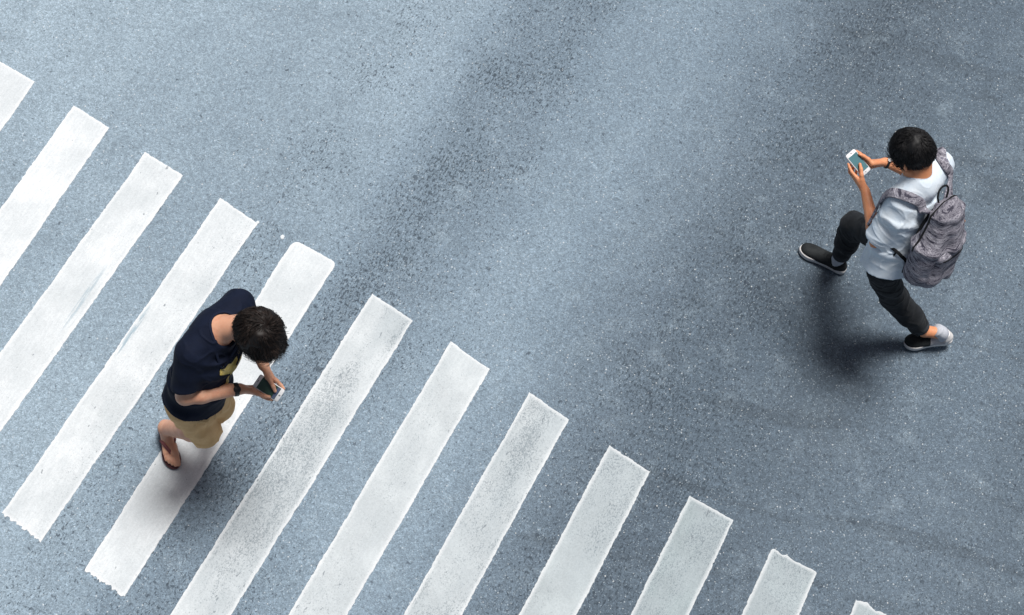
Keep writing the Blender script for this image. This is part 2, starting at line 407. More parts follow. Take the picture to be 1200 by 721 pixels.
def cloth(name, col, col2, weave=420, bump=.25, rough=.85, sheen=.0, blot=14):
    m = NT(name); v = m.coord()
    n1 = m.noise(v, blot, 4, .6); n2 = m.noise(v, weave, 2, .5)
    c = m.mix(m.mrange(n1, .3, .7), c4(*col), c4(*col2))
    c = m.mix(m.mrange(n2, .3, .7, 0, .18, False), c, c4(*[q*.5 for q in col]))
    h = m.math('ADD', m.math('MULTIPLY', m.noise(v, 45, 3, .6), 1.5), m.math('MULTIPLY', n2, .4))
    return m.out(c, rough, m.bump(h, bump, .004), Specular_IOR_Level=.25, Sheen_Weight=sheen)
def skin(name, col, deep):
    m = NT(name); v = m.coord()
    n1 = m.noise(v, 9, 4, .6); n2 = m.noise(v, 60, 3, .6)
    at = m.n('ShaderNodeAttribute', attribute_name='red').outputs['Fac']
    c = m.mix(m.mrange(n1, .3, .7, 0, .55), c4(*col), c4(*deep))
    n3 = m.noise(v, 22, 4, .7); c = m.mix(m.mrange(n2, .45, .7, 0, .3), c, c4(*deep)); c = m.mix(m.mrange(n3, .48, .68, 0, .35), c, c4(deep[0]*.95, deep[1]*.72, deep[2]*.7))
    c = m.mix(at, c, c4(.50, .15, .12))
    return m.out(c, .48, m.bump(m.noise(v, 350, 2, .6), .2, .0008), Subsurface_Weight=.12, Subsurface_Radius=(.012, .005, .003), Subsurface_Scale=.6, Specular_IOR_Level=.4)
def hairm(name, col, tip):
    m = NT(name); v = m.coord()
    r = m.n('ShaderNodeAttribute', attribute_name='lock').outputs['Fac']
    c = m.mix(r, c4(*col), c4(*tip))
    return m.out(c, .55, None, Specular_IOR_Level=.28)
def plain(name, col, rough=.5, metal=0.0, scuff=.15, sc=60):
    m = NT(name); v = m.coord()
    c = m.mix(m.mrange(m.noise(v, sc, 4, .65), .35, .7, 0, scuff), c4(*col), c4(*[min(1, q*.55+.03) for q in col]))
    return m.out(c, m.mrange(m.noise(v, sc*2, 2), .3, .7, rough*.85, min(1, rough*1.15)), None, Metallic=metal)

M = {}
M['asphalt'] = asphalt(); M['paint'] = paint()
M['skin1'] = skin('tan_skin', (.76, .42, .28), (.62, .30, .185))
M['skin2'] = skin('warm_skin', (.80, .36, .19), (.66, .26, .12))
M['hair1'] = hairm('dark_brown_hair', (.006, .0045, .0045), (.045, .031, .026))
M['hair2'] = hairm('black_hair', (.006, .006, .007), (.032, .031, .034))
M['navy'] = cloth('navy_jersey', (.0025, .006, .020), (.004, .009, .028), sheen=.0)
M['navyrib'] = cloth('navy_rib', (.004, .008, .026), (.006, .012, .034))
M['khaki'] = cloth('khaki_twill', (.72, .44, .20), (.80, .53, .27), weave=300)
M['belt'] = plain('brown_leather', (.05, .025, .016), .5)
M['yellow'] = cloth('mustard_print', (.62, .47, .12), (.72, .60, .28), blot=40)
M['maroon'] = plain('maroon_rubber', (.10, .028, .032), .6)
M['maroonst'] = cloth('mauve_strap', (.17, .06, .065), (.24, .10, .10))
M['blackr'] = plain('black_rubber', (.014, .014, .016), .45)
M['steel'] = plain('brushed_steel', (.55, .56, .58), .3, 1.0)
M['white'] = plain('white_glossy_plastic', (.80, .81, .83), .28, scuff=.06)
M['darkglass'] = plain('dark_green_screen', (.028, .070, .052), .12, scuff=.3, sc=20)
M['bluebar'] = plain('screen_bar', (.10, .13, .22), .15)
M['tealglass'] = plain('teal_screen', (.085, .20, .23), .12, scuff=.35, sc=18)
M['sky'] = cloth('pale_blue_cotton', (.72, .835, .96), (.82, .895, .965), weave=380, bump=.2)
M['blackcl'] = cloth('black_jersey', (.010, .012, .015), (.020, .023, .028), sheen=.05)
M['greycuff'] = cloth('charcoal_rib', (.035, .04, .048), (.055, .06, .07))
M['sock'] = cloth('pale_grey_sock', (.52, .55, .62), (.66, .69, .75), weave=200)
M['shoeblk'] = cloth('black_knit_shoe', (.014, .017, .019), (.032, .036, .038), weave=260, bump=.5)
M['shoegry'] = cloth('grey_knit_shoe', (.42, .40, .42), (.62, .60, .62), weave=260, bump=.5)
M['solew'] = plain('white_foam_sole', (.86, .84, .83), .55, scuff=.35)
M['eyew'] = plain('eye_white', (.75, .73, .70), .15, scuff=.05)
M['webbing'] = cloth('black_webbing', (.010, .011, .014), (.016, .017, .020), weave=300)
M['beige'] = cloth('beige_lining', (.62, .54, .34), (.7, .62, .42))
M['orange'] = plain('orange_tag', (.75, .30, .06), .5)
def bagmat():
    m = NT('space_dyed_backpack_fabric'); v = m.coord()
    a = m.map(v, rot=(0, .35, .9), sc=(1, 1, 7)); n = m.noise(a, 9, 5, .72, .5)
    n2 = m.noise(m.map(v, rot=(.2, .2, .5), sc=(1, 1, 4)), 20, 4, .7, .3)
    f = m.math('ADD', m.math('MULTIPLY', n, .65), m.math('MULTIPLY', n2, .35))
    c = m.ramp(f, [(.34, (.018, .018, .028)), (.44, (.060, .057, .085)), (.485, (.34, .33, .38)), (.515, (.075, .07, .10)), (.555, (.55, .54, .60)), (.59, (.13, .125, .17)), (.65, (.33, .32, .39)), (.74, (.78, .77, .82))])
    h = m.noise(v, 330, 2, .5)
    return m.out(c, .8, m.bump(h, .3, .002), Specular_IOR_Level=.3)
M['bag'] = bagmat()

# ------------------------------------------------------------------ the road and its crossing
def make_road():
    # one sheet to the horizon, finer near the camera
    xs = [-400, -60, -8, 8, 60, 400]; V = [(x, y+5, 0) for y in xs for x in xs]
    F = [(j*6+i, j*6+i+1, j*6+i+7, j*6+i+6) for j in range(5) for i in range(5)]
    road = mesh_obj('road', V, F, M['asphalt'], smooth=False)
    tag(road, 'worn blue grey asphalt road with dark tyre bands and a white zebra crossing', 'road', kind='structure')
    def edge_at(T0, T1, ts, amp, seed):
        return [lerp(T0, T1, t) for t in ts]
    # stripes: corners from where they lie on the road (TL, TR, BR, BL)
    def X(p0, p1, t): return (p0[0]+(p1[0]-p0[0])*t, p0[1]+(p1[1]-p0[1])*t)
    ST = [
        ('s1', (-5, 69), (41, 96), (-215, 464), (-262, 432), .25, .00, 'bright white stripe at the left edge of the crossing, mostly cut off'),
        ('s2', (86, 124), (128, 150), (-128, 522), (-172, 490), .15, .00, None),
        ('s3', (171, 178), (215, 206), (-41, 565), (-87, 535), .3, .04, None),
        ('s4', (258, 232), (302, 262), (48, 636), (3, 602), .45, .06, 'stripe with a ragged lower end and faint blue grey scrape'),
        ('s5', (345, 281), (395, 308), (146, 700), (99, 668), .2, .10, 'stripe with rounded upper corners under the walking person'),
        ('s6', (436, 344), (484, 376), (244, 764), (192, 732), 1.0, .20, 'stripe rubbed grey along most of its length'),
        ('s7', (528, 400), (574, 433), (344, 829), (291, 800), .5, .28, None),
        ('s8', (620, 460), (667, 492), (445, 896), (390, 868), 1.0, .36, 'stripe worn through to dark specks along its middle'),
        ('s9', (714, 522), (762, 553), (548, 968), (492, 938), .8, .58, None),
        ('s10', (808, 581), (860, 610), (655, 1040), (596, 1010), .9, .90, 'blotchy greenish grey stripe with a darker middle'),
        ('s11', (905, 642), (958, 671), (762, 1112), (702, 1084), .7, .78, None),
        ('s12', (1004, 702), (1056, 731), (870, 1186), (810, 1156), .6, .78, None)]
    for idx, (nm, tl, tr, br, bl, wear, greying, lab) in enumerate(ST):
        P = [U(*q) for q in (tl, tr, br, bl)]
        Ltop = np.linalg.norm(P[1]-P[0]); Ls = np.linalg.norm(P[2]-P[1])
        a = nz(P[1]-P[0]); b = nz(P[2]-P[1])
        out = []; inn = []
        rng = np.random.default_rng(100+idx)
        def wob(n, amp, per):
            g = rng.normal(0, 1, max(3, int(n/per)+3)); x = np.linspace(0, len(g)-1.001, n); i = x.astype(int); f = x-i; f = f*f*(3-2*f)
            return amp*(g[i]*(1-f)+g[np.minimum(i+1, len(g)-1)]*f)
        for e in range(4):
            p, q = P[e], P[(e+1) % 4]; L = np.linalg.norm(q-p); n = int(L/.006); nrm = nz(np.cross(q-p, A(0, 0, 1)))
            w = wob(n, .0009, 12)+wob(n, .0013, 2)+wob(n, .0014, 50)
            if e == 2 and idx in (3, 4): w += .004*np.sign(np.sin(np.arange(n)*.9+rng.normal(0, .4, n)))+wob(n, .003, 1)
            if e == 0 and idx in (10, 11): w += wob(n, .006, 6)
            rr = {4: .030, 10: .014}.get(idx, .004)
            IP = [P[j]+nz(P[(j+1) % 4]-P[j])*.024+nz(P[j-1]-P[j])*.024 for j in range(4)]
            for k in range(n):
                t = k/n; pt = lerp(p, q, t)+nrm*w[k]
                out.append(pt); inn.append(lerp(IP[e], IP[(e+1) % 4], t))
            # corners are rounded below
        out = np.array(out)
        rr = {4: .038, 10: .016}.get(idx, .005)
        if rr > .006:      # pull points near the two upper corners onto an arc
            for ci, (c, d1, d2) in enumerate(((P[0], nz(P[1]-P[0]), nz(P[3]-P[0])), (P[1], nz(P[0]-P[1]), nz(P[2]-P[1])))):
                cen = c+(d1+d2)*rr
                for k in range(len(out)):
                    r_ = out[k]-cen; u1, u2 = -(r_@d1), -(r_@d2)
                    if u1 > 0 and u2 > 0:
                        l = math.hypot(u1, u2)
                        if l > rr: out[k] = cen+r_*(rr/l)
        n = len(out); cen = out.mean(0)
        # rings: outer edge, an inner ring 1.2 cm in (bright rim), then a grid-free cap
        inw = np.zeros_like(out); T = np.roll(out, -4, 0)-np.roll(out, 4, 0); T /= np.linalg.norm(T, axis=1)[:, None]
        Nn = np.stack([T[:, 1], -T[:, 0], T[:, 2]*0], 1)
        if ((out-cen)*Nn).sum() > 0: Nn = -Nn
        ks = np.ones(9)/9; sm = np.stack([np.convolve(np.r_[Nn[-4:, c], Nn[:, c], Nn[:4, c]], ks, 'valid') for c in range(3)], 1)
        ring = [out+A(0, 0, .0005), out+sm*.0015+A(0, 0, .0035), np.array(inn)+A(0, 0, .0040)]
        V = np.concatenate(ring); F = []
        for r_ in range(2):
            for k in range(n): F.append((r_*n+k, r_*n+(k+1) % n, (r_+1)*n+(k+1) % n, (r_+1)*n+k))
        F.append(tuple(range(2*n, 3*n)))
        me_o = mesh_obj('crosswalk_stripe', V, F, M['paint'], parent=road, smooth=False)
        bm = bmesh.new(); bm.from_mesh(me_o.data); bmesh.ops.recalc_face_normals(bm, faces=bm.faces)
        big = [f for f in bm.faces if len(f.verts) > 4]
        if big and big[0].normal.z < 0: bmesh.ops.reverse_faces(bm, faces=bm.faces)
        bmesh.ops.triangulate(bm, faces=big); bm.to_mesh(me_o.data); bm.free()
        set_attr(me_o, 'edge', np.r_[np.ones(2*n), np.zeros(n)])
        me_o['wear'] = float(wear); me_o['greying'] = float(greying)
        if lab: me_o['label'] = lab
    for (x, y, r) in ((331, 278, .011), (302, 261, .008)):
        c = U(x, y); k = 18; V = [c+A(0, 0, .004)]; 
        rad = [r*(1+.25*math.sin(3*i+x)+.12*random.random()) for i in range(k)]
        V += [c+A(math.cos(2*math.pi*i/k)*rad[i], math.sin(2*math.pi*i/k)*rad[i]*1.2, .0038) for i in range(k)]
        V += [c+A(math.cos(2*math.pi*i/k)*rad[i]*1.1, math.sin(2*math.pi*i/k)*rad[i]*1.3, .0004) for i in range(k)]
        F = [(0, 1+i, 1+(i+1) % k) for i in range(k)]+[(1+i, 1+k+i, 1+k+(i+1) % k, 1+(i+1) % k) for i in range(k)]
        o = mesh_obj('paint_splash', V, F, M['paint'], parent=road, smooth=False); o['wear'] = .1; o['greying'] = .0
    return road
make_road()

# ------------------------------------------------------------------ people
def add_head(B, c, f, u, neck_to, K=1.10):
    """B body volume; c head centre; f face direction; u up of the head"""
    f = nz(f); u = nz(u-f*(u@f)); l = np.cross(u, f); R = np.stack([f, l, u])
    def q(a, b, d): return c+(f*a+l*b+u*d)*K
    ell0 = B.ell; cone0 = B.cone
    def ell(c_, R_, r_, k=.01, op='u'): ell0(c_, R_, A(*r_)*K, k, op)
    ell(q(-.012, 0, .028), R, (.094, .074, .086), .01)
    ell(q(.032, 0, -.035), R, (.058, .060, .078), .02)
    ell(q(.066, 0, -.098), R, (.024, .028, .018), .02)
    ell(q(.074, 0, .022), R, (.018, .052, .012), .012)
    for sgn in (1, -1):
        ell(q(.062, .042*sgn, -.028), R, (.024, .020, .020), .014)
        ell(q(.010, .058*sgn, -.072), R, (.03, .012, .02), .02)
    for sgn in (1, -1): ell(q(.092, .032*sgn, .002), R, (.013, .017, .010), .006, 's')
    B.cone(q(.090, 0, .006), q(.110, 0, -.030), .008, .013, .008)
    for sgn in (1, -1): ell(q(.100, .013*sgn, -.036), R, (.010, .008, .008), .005)
    ell(q(.090, 0, -.060), R, (.010, .024, .006), .004)
    ell(q(.088, 0, -.072), R, (.010, .020, .0065), .004)
    ell(q(.099, 0, -.066), R, (.006, .026, .0016), .002, 's')
    for sgn in (1, -1):
        e = nz(l*sgn*.55-f*.7+u*.1); e2 = nz(np.cross(e, u)); E = np.stack([e, e2, u])
        ell(q(-.006, .079*sgn, -.012), np.stack([nz(f+l*sgn*-.5), nz(l+f*.5*sgn), u]), (.019, .0075, .032), .004)
        ell(q(.000, .087*sgn, -.010), np.stack([nz(f+l*sgn*-.5), nz(l+f*.5*sgn), u]), (.010, .006, .018), .003, 's')
        B.cone(q(-.004, .070*sgn, -.030), q(-.004, .078*sgn, -.040), .008, .007, .004)
    B.cone(q(-.035, 0, -.055), neck_to, .056, .062, .025)
    return dict(q=q, f=f, l=l, u=u, c=c, R=R)

def add_hand(B, wrist, wdir, fingers, thumb, wr=.024):
    """fingers: four polylines knuckle..tip, thumb: polyline base..tip (world points)"""
    for i, pl in enumerate(fingers):
        r0 = (.0092, .0095, .0092, .0082)[i]
        B.cone(lerp(wrist, pl[0], .12), pl[0], wr*.62, r0*1.28, .012)
    for i, pl in enumerate(fingers):
        r0 = (.0090, .0094, .0090, .0078)[i]
        rs = [r0*1.12, r0*1.0, r0*.92, r0*.78][:len(pl)]
        B.chain(pl, rs, .003)
    B.cone(lerp(wrist, thumb[0], .15), thumb[0], wr*.7, .0145, .012)
    B.chain(thumb, [.0140, .0108, .0100, .0085][:len(thumb)], .006)

def foot(B, ankle, heel, toe, up, sgn, bare=True):
    """sgn=+1 big toe on the left-hand side of the toe direction when seen from above"""
    d = nz(toe-heel); up = nz(up-d*(up@d)); s = np.cross(up, d)*sgn; L = np.linalg.norm(toe-heel)
    q = lambda a, b, c_: heel+d*a*L+s*b+up*c_
    R = np.stack([d, s, up])
    if not bare:
        B.cone(q(.22, 0, .05), ankle, .026, .034, .02); B.cone(q(.22, 0, .04), q(.55, 0, .012), .024, .012, .01)
        return q, d, s, up, L
    B.ell(q(.12, 0, .026), R, (.036, .030, .030), .015)
    B.cone(q(.16, 0, .045), ankle, .034, .036, .025)
    B.cone(q(.30, 0, .040), q(.68, .012, .020), .030, .020, .02)
    B.cone(q(.15, -.006, .020), q(.66, -.026, .014), .024, .016, .02)
    B.cone(q(.55, .02, .018), q(.74, .024, .016), .020, .017, .02)
    if bare:
        for i, (b, a1, r) in enumerate(((.027, .98, .0125), (.009, .99, .0085), (-.006, .95, .008), (-.020, .90, .0078), (-.032, .84, .0075))):
            B.chain([q(a1-.26, b*.95, .016), q(a1-.09, b, .016), q(a1-.03, b, .010)], [r*1.1, r, r*.95], .004)
    
    return q, d, s, up, L

OUTL = [(-.008, .0), (.0, .022), (.03, .031), (.09, .031), (.15, .036), (.20, .045), (.235, .042), (.262, .028), (.272, .008), (.264, -.014), (.24, -.032), (.20, -.043), (.15, -.040), (.09, -.033), (.03, -.030), (.0, -.022)]
def sole_outline(L, n=4, w=1.0):
    k = L/.27; o = [A(a*k, b*w) for a, b in OUTL]; o = o+[o[0]]
    out = []
    m = len(o)-1
    for i in range(m):
        a, b, c, d = o[(i-1) % m], o[i], o[(i+1) % m], o[(i+2) % m]
        for j in range(n):
            t = j/n; out.append(.5*((2*b)+(-a+c)*t+(2*a-5*b+4*c-d)*t*t+(-a+3*b-3*c+d)*t**3))
    return out

def hair(name, hd, mat, origin, parent, seed, whorl, nst=2600, puff=1.0, hole=.009, length=.05, fringe=.0, lobes=(), tousle=1.0):
    q, f, l, u, c, R = hd['q'], hd['f'], hd['l'], hd['u'], hd['c'], hd['R']
    rng = np.random.default_rng(seed)
    # scalp cap
    lo = c-.19; hi = c+.19; B = Vol(lo, hi, .0035)
    rad = np.array([.108, .088, .099])*1.10*puff
    B.ell(q(-.014, 0, .030), R, rad, 0)
    for (a_, b_, c_, r_) in lobes: B.ell(q(a_, b_, c_), R, r_, .02)
    # keep hair off the face, ears and neck: hairline as a tilted, bent surface
    B.cut(q(.058, 0, .012), nz(f*.80-u*.60), k=.01)
    B.cut(q(-.03, 0, -.055), -u+f*.05, k=.01)
    for sg in (1, -1):
        B.ell(q(.016, .095*sg, -.042), R, (.045, .036, .038), .008, 's')
    V, Q = B.net(1)
    N = vnorm(V, Q)
    P = (V-c)@R.T
    d = tousle*(.022*(vnoise(V*18, seed)-.5)+.009*(vnoise(V*38, seed+3)-.5))
    V = V+N*d[:, None]
    wh = q(*whorl)
    # small parting at the whorl
    dist = np.linalg.norm(V-(wh+(wh-c)*.0), axis=1)
    V = V-N*(np.clip(1-dist/hole, 0, 1)*.012)[:, None]
    mbV = [V]; mbF = [Q]; lock = [vnoise(V*60, seed)*.25]; base = len(V)
    # strands
    ok = rng.choice(len(V), nst*3)
    e0 = q(-.014, 0, .030)
    SV = []; SF = []; SL = []; cnt = 0
    for i in ok:
        p = V[i]; n = N[i]
        if (p-e0)@n < 0: continue
        rel = (p-c)@R.T
        dw = np.linalg.norm(p-wh)
        if dw < hole*.8: continue
        cnt += 1
        if cnt > nst: break
        away = p-wh; away = away-n*(away@n); away = nz(away) if np.linalg.norm(away) > 1e-6 else l
        # swirl + comb forward + gravity
        flow = nz(away*1.0+np.cross(n, away)*.55+f*.25*(rel[2] > .02)+rng.normal(0, .13, 3)+(np.stack([vnoise((p*18)[None], seed+9+j) for j in range(3)], 1)[0]-.5)*1.0)
        L = length*(.55+.75*rng.random())*(1+fringe*(rel[0] > .02)); seg = 5
        w = .0008+.0011*rng.random(); lift = .10+.30*rng.random()+.45*tousle*(vnoise((p*24)[None], seed+15)[0] > .66)
        pts = []; cur = p-n*.003; dr = nz(flow+n*lift)
        for k in range(seg+1):
            pts.append(cur.copy())
            cur = cur+dr*L/seg
            # stay just outside the head ellipsoid
            r_ = (cur-e0)@R.T; kk = np.linalg.norm(r_/(rad*1.035)); nn = nz((r_/rad**2)@R)
            dr = nz(dr-nn*(.20+.35*(kk > 1.05))+A(0, 0, -.06)+flow*.05)
            if kk < 1.0: cur = e0+((r_/kk*1.004)@R)
        b = len(SV)
        for k, pt in enumerate(pts):
            tg = nz(pts[min(k+1, seg)]-pts[max(k-1, 0)]); r_ = (pt-e0)@R.T; nn = nz((r_/rad**2)@R)
            s_ = nz(np.cross(tg, nn)); ww = w*(1-(k/seg)**2*.85)
            SV += [pt+s_*ww-nn*ww*.4, pt+nn*ww*.7, pt-s_*ww-nn*ww*.4]
        lk = float(np.clip(rng.random()**2.0+.3*(vnoise((p*30)[None], seed+5)[0]-.5), 0, 1)); SL += [lk]*(3*(seg+1))
        for k in range(seg):
            for j in range(3): SF.append((b+k*3+j, b+k*3+(j+1) % 3, b+(k+1)*3+(j+1) % 3, b+(k+1)*3+j))
    mbV.append(np.array(SV)); mbF.append(np.array(SF)+base); lock.append(np.array(SL))
    o = mesh_obj(name, np.concatenate(mbV), np.concatenate(mbF), mat, origin, parent)
    set_attr(o, 'lock', np.concatenate(lock))
    return o

def eyes(hd, origin, parent):
    for sg in (1, -1):
        c = hd['q'](.079, .031*sg, .0); V = []; F = []; n, m_ = 12, 8; r = .0125
        for i in range(m_+1):
            th = math.pi*i/m_
            for j in range(n):
                ph = 2*math.pi*j/n; V.append(c+r*(math.cos(th)*hd['f']+math.sin(th)*(math.cos(ph)*hd['l']+math.sin(ph)*hd['u'])))
        for i in range(m_):
            for j in range(n): F.append((i*n+j, i*n+(j+1) % n, (i+1)*n+(j+1) % n, (i+1)*n+j))
        e = mesh_obj('eye', V, F, [M['eyew'], M['blackr']], origin, parent)
        for k, p in enumerate(e.data.polygons):
            if k < n*2: p.material_index = 1

def face_red(o, hd, origin, V):
    lip = hd['q'](.095, 0, -.066); d = (V-lip)@hd['R'].T
    a = np.clip(1.3-np.sqrt((d[:, 0]/.02)**2+(d[:, 1]/.024)**2+(d[:, 2]/.012)**2), 0, 1)
    set_attr(o, 'red', a*.8)

def frame_of(sL, sR, top, bot):
    side = nz(sL-sR); ax = nz(top-bot); side_ = nz(side-ax*(side@ax)); fr = np.cross(side_, ax); return side_, fr, ax   # left, front, up

def ridge(P, seed): return np.clip(1-np.abs(vnoise(P, seed)-.5)*5.0, 0, 1)**1.5
# ---------------------------------------------------------------- person one: navy shirt
def phone_frame(c, far, lft):
    X = nz(far-c); Y = nz(lft-c); Y = nz(Y-X*(X@Y)); Z = np.cross(X, Y)
    if Z[2] < 0: Z = -Z
    return X, Y, Z
def phone(c, X, Y, Z, glass, label, bar=None):
    def rr(hl, hw, r, n=5):
        o = []
        for cx, cy, a0 in ((hl-r, hw-r, 0), (-(hl-r), hw-r, 90), (-(hl-r), -(hw-r), 180), (hl-r, -(hw-r), 270)):
            for k in range(n+1):
                a = math.radians(a0+90*k/n); o.append(A(cx+r*math.cos(a), cy+r*math.sin(a)))
        return o
    root = bpy.data.objects.new('smartphone', None); COL.objects.link(root); root.location = c; root.empty_display_size = .05
    m = MB(); m.prism(c, X, Y, Z, rr(.072, .0355, .009), -.004, .004, .02); m.build('casing', M['white'], c, root)
    m = MB(); m.prism(c, X, Y, Z, rr(.052, .0315, .0015), .0038, .0048); s = m.build('screen', glass, c, root, False)
    if bar: m = MB(); m.prism(c, X, Y, Z, [A(.035, -.030), A(.050, -.030), A(.050, .030), A(.035, .030)], .0047, .0053); m.build('status_bar', bar, c, s, False)
    m = MB(); m.prism(c+X*.062, X, Y, Z, [A(.0045*math.cos(t), .0045*math.sin(t)) for t in np.linspace(0, 2*math.pi, 16, endpoint=False)], .0038, .0046); m.build('home_button', M['steel'], c, root)
    m = MB(); m.prism(c-X*.062, X, Y, Z, rr(.0012, .006, .001), .0038, .0044); m.build('earpiece', M['blackr'], c, root, False)
    tag(root, label, 'phone'); return root

def person_one():
    J = {}
    pel = U(232, 464, .90); neck = U(257, 386, 1.40); head = U(301, 391, 1.50)
    shL = U(280, 357, 1.35); shR = U(224, 414, 1.335)
    elR = U(217, 464, 1.11); wrR = U(281, 456, 1.08)
    elL = U(300, 398, 1.10); wrL = U(309, 428, 1.13)
    hd_ = A(.067, .067, 0); hipR = pel-hd_; hipL = pel+hd_
    knR = U(241, 507, .475)
    toeR = U(204, 549, .030); dR = nz(toeR-U(190, 486, .065)); upR = nz(A(0, 0, 1)-dR*dR[2]); heelR = toeR-dR*.262; anR = heelR+dR*.058+upR*.082
    knL = U(255, 478, .50); anL = U(247, 455, .135)
    dL = nz(A(.08, -.9, -.42)); upL = nz(A(0, 0, 1)-dL*dL[2]); heelL = anL-dL*.058-upL*.075; toeL = heelL+dL*.245
    side, fr, ax = frame_of(shL, shR, neck, pel)
    org = U(205, 540, 0)
    pc = U(315, 455, 1.125)
    pX, pY, pZ = phone_frame(pc, U(333, 467, 1.105), U(322, 446, 1.145))
    if pY@side < 0: pY = -pY
    pw = lambda a, b, c_: pc+pX*a+pY*b+pZ*c_
    B = Vol(A(-1.80, 3.72, -.01), A(-.86, 4.60, 1.68), .0034)
    # trunk
    B.slab(pel+ax*-.05, pel+ax*.16, side, .125, .080, .115, .078, .02)
    B.slab(pel+ax*.16, pel+ax*.34, side, .115, .078, .140, .085, .04)
    B.slab(pel+ax*.34, pel+ax*.44, side, .140, .085, .13, .078, .04)
    mid = (shL+shR)/2
    B.cone(mid, shL, .07, .056, .05); B.cone(mid, shR, .07, .056, .05)
    B.cone(neck-ax*.03+fr*-.01, lerp(neck, shL, .62)+ax*.005, .066, .046, .05); B.cone(neck-ax*.03+fr*-.01, lerp(neck, shR, .62)+ax*.005, .066, .046, .05)
    # head bent well forward
    hf = nz(fr*.62+A(0, 0, -.78)); hu = nz(fr*.80+A(0, 0, .60)+side*-.0)
    hd = add_head(B, head, hf, hu, neck)
    # arms
    for s_, e_, w_ in ((shR, elR, wrR), (shL, elL, wrL)):
        B.cone(s_, e_, .052, .045, .02); B.cone(e_, lerp(e_, w_, .3), .045, .047, .015); B.cone(lerp(e_, w_, .3), w_, .047, .029, .015)
    # hands round the phone
    z = -.014
    fR = [[pw(-.030, -.052, -.012), pw(.002, -.052, -.008), pw(.028, -.046, -.010), pw(.047, -.039, -.012)],
          [pw(-.034, -.048, -.026), pw(.000, -.046, -.030), pw(.022, -.034, -.028), pw(.034, -.018, -.020)],
          [pw(-.044, -.042, -.040), pw(-.012, -.034, -.044), pw(.008, -.018, -.036), pw(.014, -.002, -.024)],
          [pw(-.056, -.034, -.048), pw(-.030, -.022, -.048), pw(-.014, -.008, -.036), pw(-.008, .002, -.022)]]
    tR = [pw(-.062, -.056, .000), pw(-.030, -.052, .010), pw(.004, -.042, .014), pw(.026, -.033, .011)]
    add_hand(B, wrR, None, fR, tR)
    fL = [[pw(-.012, .050, -.004), pw(.018, .050, -.006), pw(.044, .044, -.008), pw(.062, .038, -.006)],
          [pw(-.016, .052, -.024), pw(.014, .050, -.026), pw(.034, .038, -.026), pw(.042, .022, -.020)],
          [pw(-.028, .050, -.040), pw(-.002, .044, -.044), pw(.014, .026, -.038), pw(.018, .010, -.026)],
          [pw(-.042, .044, -.048), pw(-.020, .034, -.050), pw(-.008, .018, -.040), pw(-.004, .006, -.026)]]
    tL = [pw(-.036, .044, .012), pw(-.010, .034, .020), pw(.014, .020, .020), pw(.034, .006, .014)]
    add_hand(B, wrL, None, fL, tL)
    # legs
    B.cone(hipR, knR, .066, .056, .03); B.cone(hipL, knL, .066, .054, .03)
    B.ell(knR, np.eye(3), (.060, .060, .060), .01)
    for kn, an, back in ((knR, anR, A(-.5, .6, -.2)), (knL, anL, A(-.2, .6, 0))):
        cf = lerp(kn, an, .32)+nz(back)*.012
        B.cone(kn, cf, .056, .062, .02); B.cone(cf, an, .062, .040, .02)
    f1 = foot(B, anR, heelR, toeR, upR, 1)
    f2 = foot(B, anL, heelL, toeL, upL, -1)
    V, Q = B.net(2); del B
    person = mesh_obj('person', V, Q, M['skin1'], org)
    tag(person, 'person in navy t-shirt and khaki shorts bent over a phone, walking on the zebra stripes', 'person', group='people crossing the road looking at phones')
    face_red(person, hd, org, V); eyes(hd, org, person)
    hair('hair', hd, M['hair1'], org, person, 3, (-.060, .004, .092), nst=6000, puff=1.06, hole=.010, length=.056, fringe=.45, tousle=1.7, lobes=((.045, -.030, .080, (.050, .045, .040)), (.055, .030, .070, (.045, .035, .036)), (-.045, -.050, .040, (.045, .035, .045))))
    # shirt
    S = Vol(A(-1.64, 3.78, .74), A(-1.02, 4.50, 1.52), .0040)
    hem = pel-ax*.020
    bl = fr*-.018
    S.slab(hem+bl, pel+ax*.12+bl, side, .172, .148, .160, .138, .03)
    S.slab(pel+ax*.12+bl, pel+ax*.34+bl, side, .160, .138, .172, .138, .05)
    S.slab(pel+ax*.34+bl, pel+ax*.43, side, .172, .138, .160, .112, .05)
    S.slab(hem-ax*.05+bl, hem+ax*.05+bl, side, .164, .140, .152, .130, .01, 's')
    S.cone(mid, shL, .086, .074, .05); S.cone(mid, shR, .086, .074, .05)
    S.cone(neck-ax*.04+fr*-.01, lerp(neck, shL, .7), .078, .060, .06); S.cone(neck-ax*.04+fr*-.01, lerp(neck, shR, .7), .078, .060, .06)
    seR = lerp(shR, elR, .76); seL = lerp(shL, elL, .74)
    dRa = nz(elR-shR); dLa = nz(elL-shL)
    Z = S.blank(); Z.cone(shR, seR, .074, .074, .03); Z.cone(shL, seL, .074, .070, .03)
    Z.cut(seR+dRa*.012, dRa+fr*.25, rad=.11, k=.004); Z.cut(seL+dLa*.01, dLa, rad=.10, k=.004)
    Z.cone(seR-dRa*.05, seR+dRa*.10, .056, .066, .006, 's'); Z.cone(seL-dLa*.05, seL+dLa*.08, .052, .062, .006, 's')
    S.merge(Z, .02); del Z
    # neckline: wide, slipped back
    nc = neck+fr*.042+ax*.038
    nR = np.stack([fr, side, ax])
    S.ell(nc+fr*.005, nR, (.092, .074, .085), .006, 's')
    V, Q = S.net(2); del S
    N = vnorm(V, Q)
    lp = (V-pel)@np.stack([side, fr, ax]).T
    fold = (vnoise(np.stack([lp[:, 0]*9+lp[:, 2]*6, lp[:, 1]*9, lp[:, 2]*20-lp[:, 0]*7], 1), 5)-.5)*.010*np.clip(1.2-lp[:, 2]/.5, .3, 1)
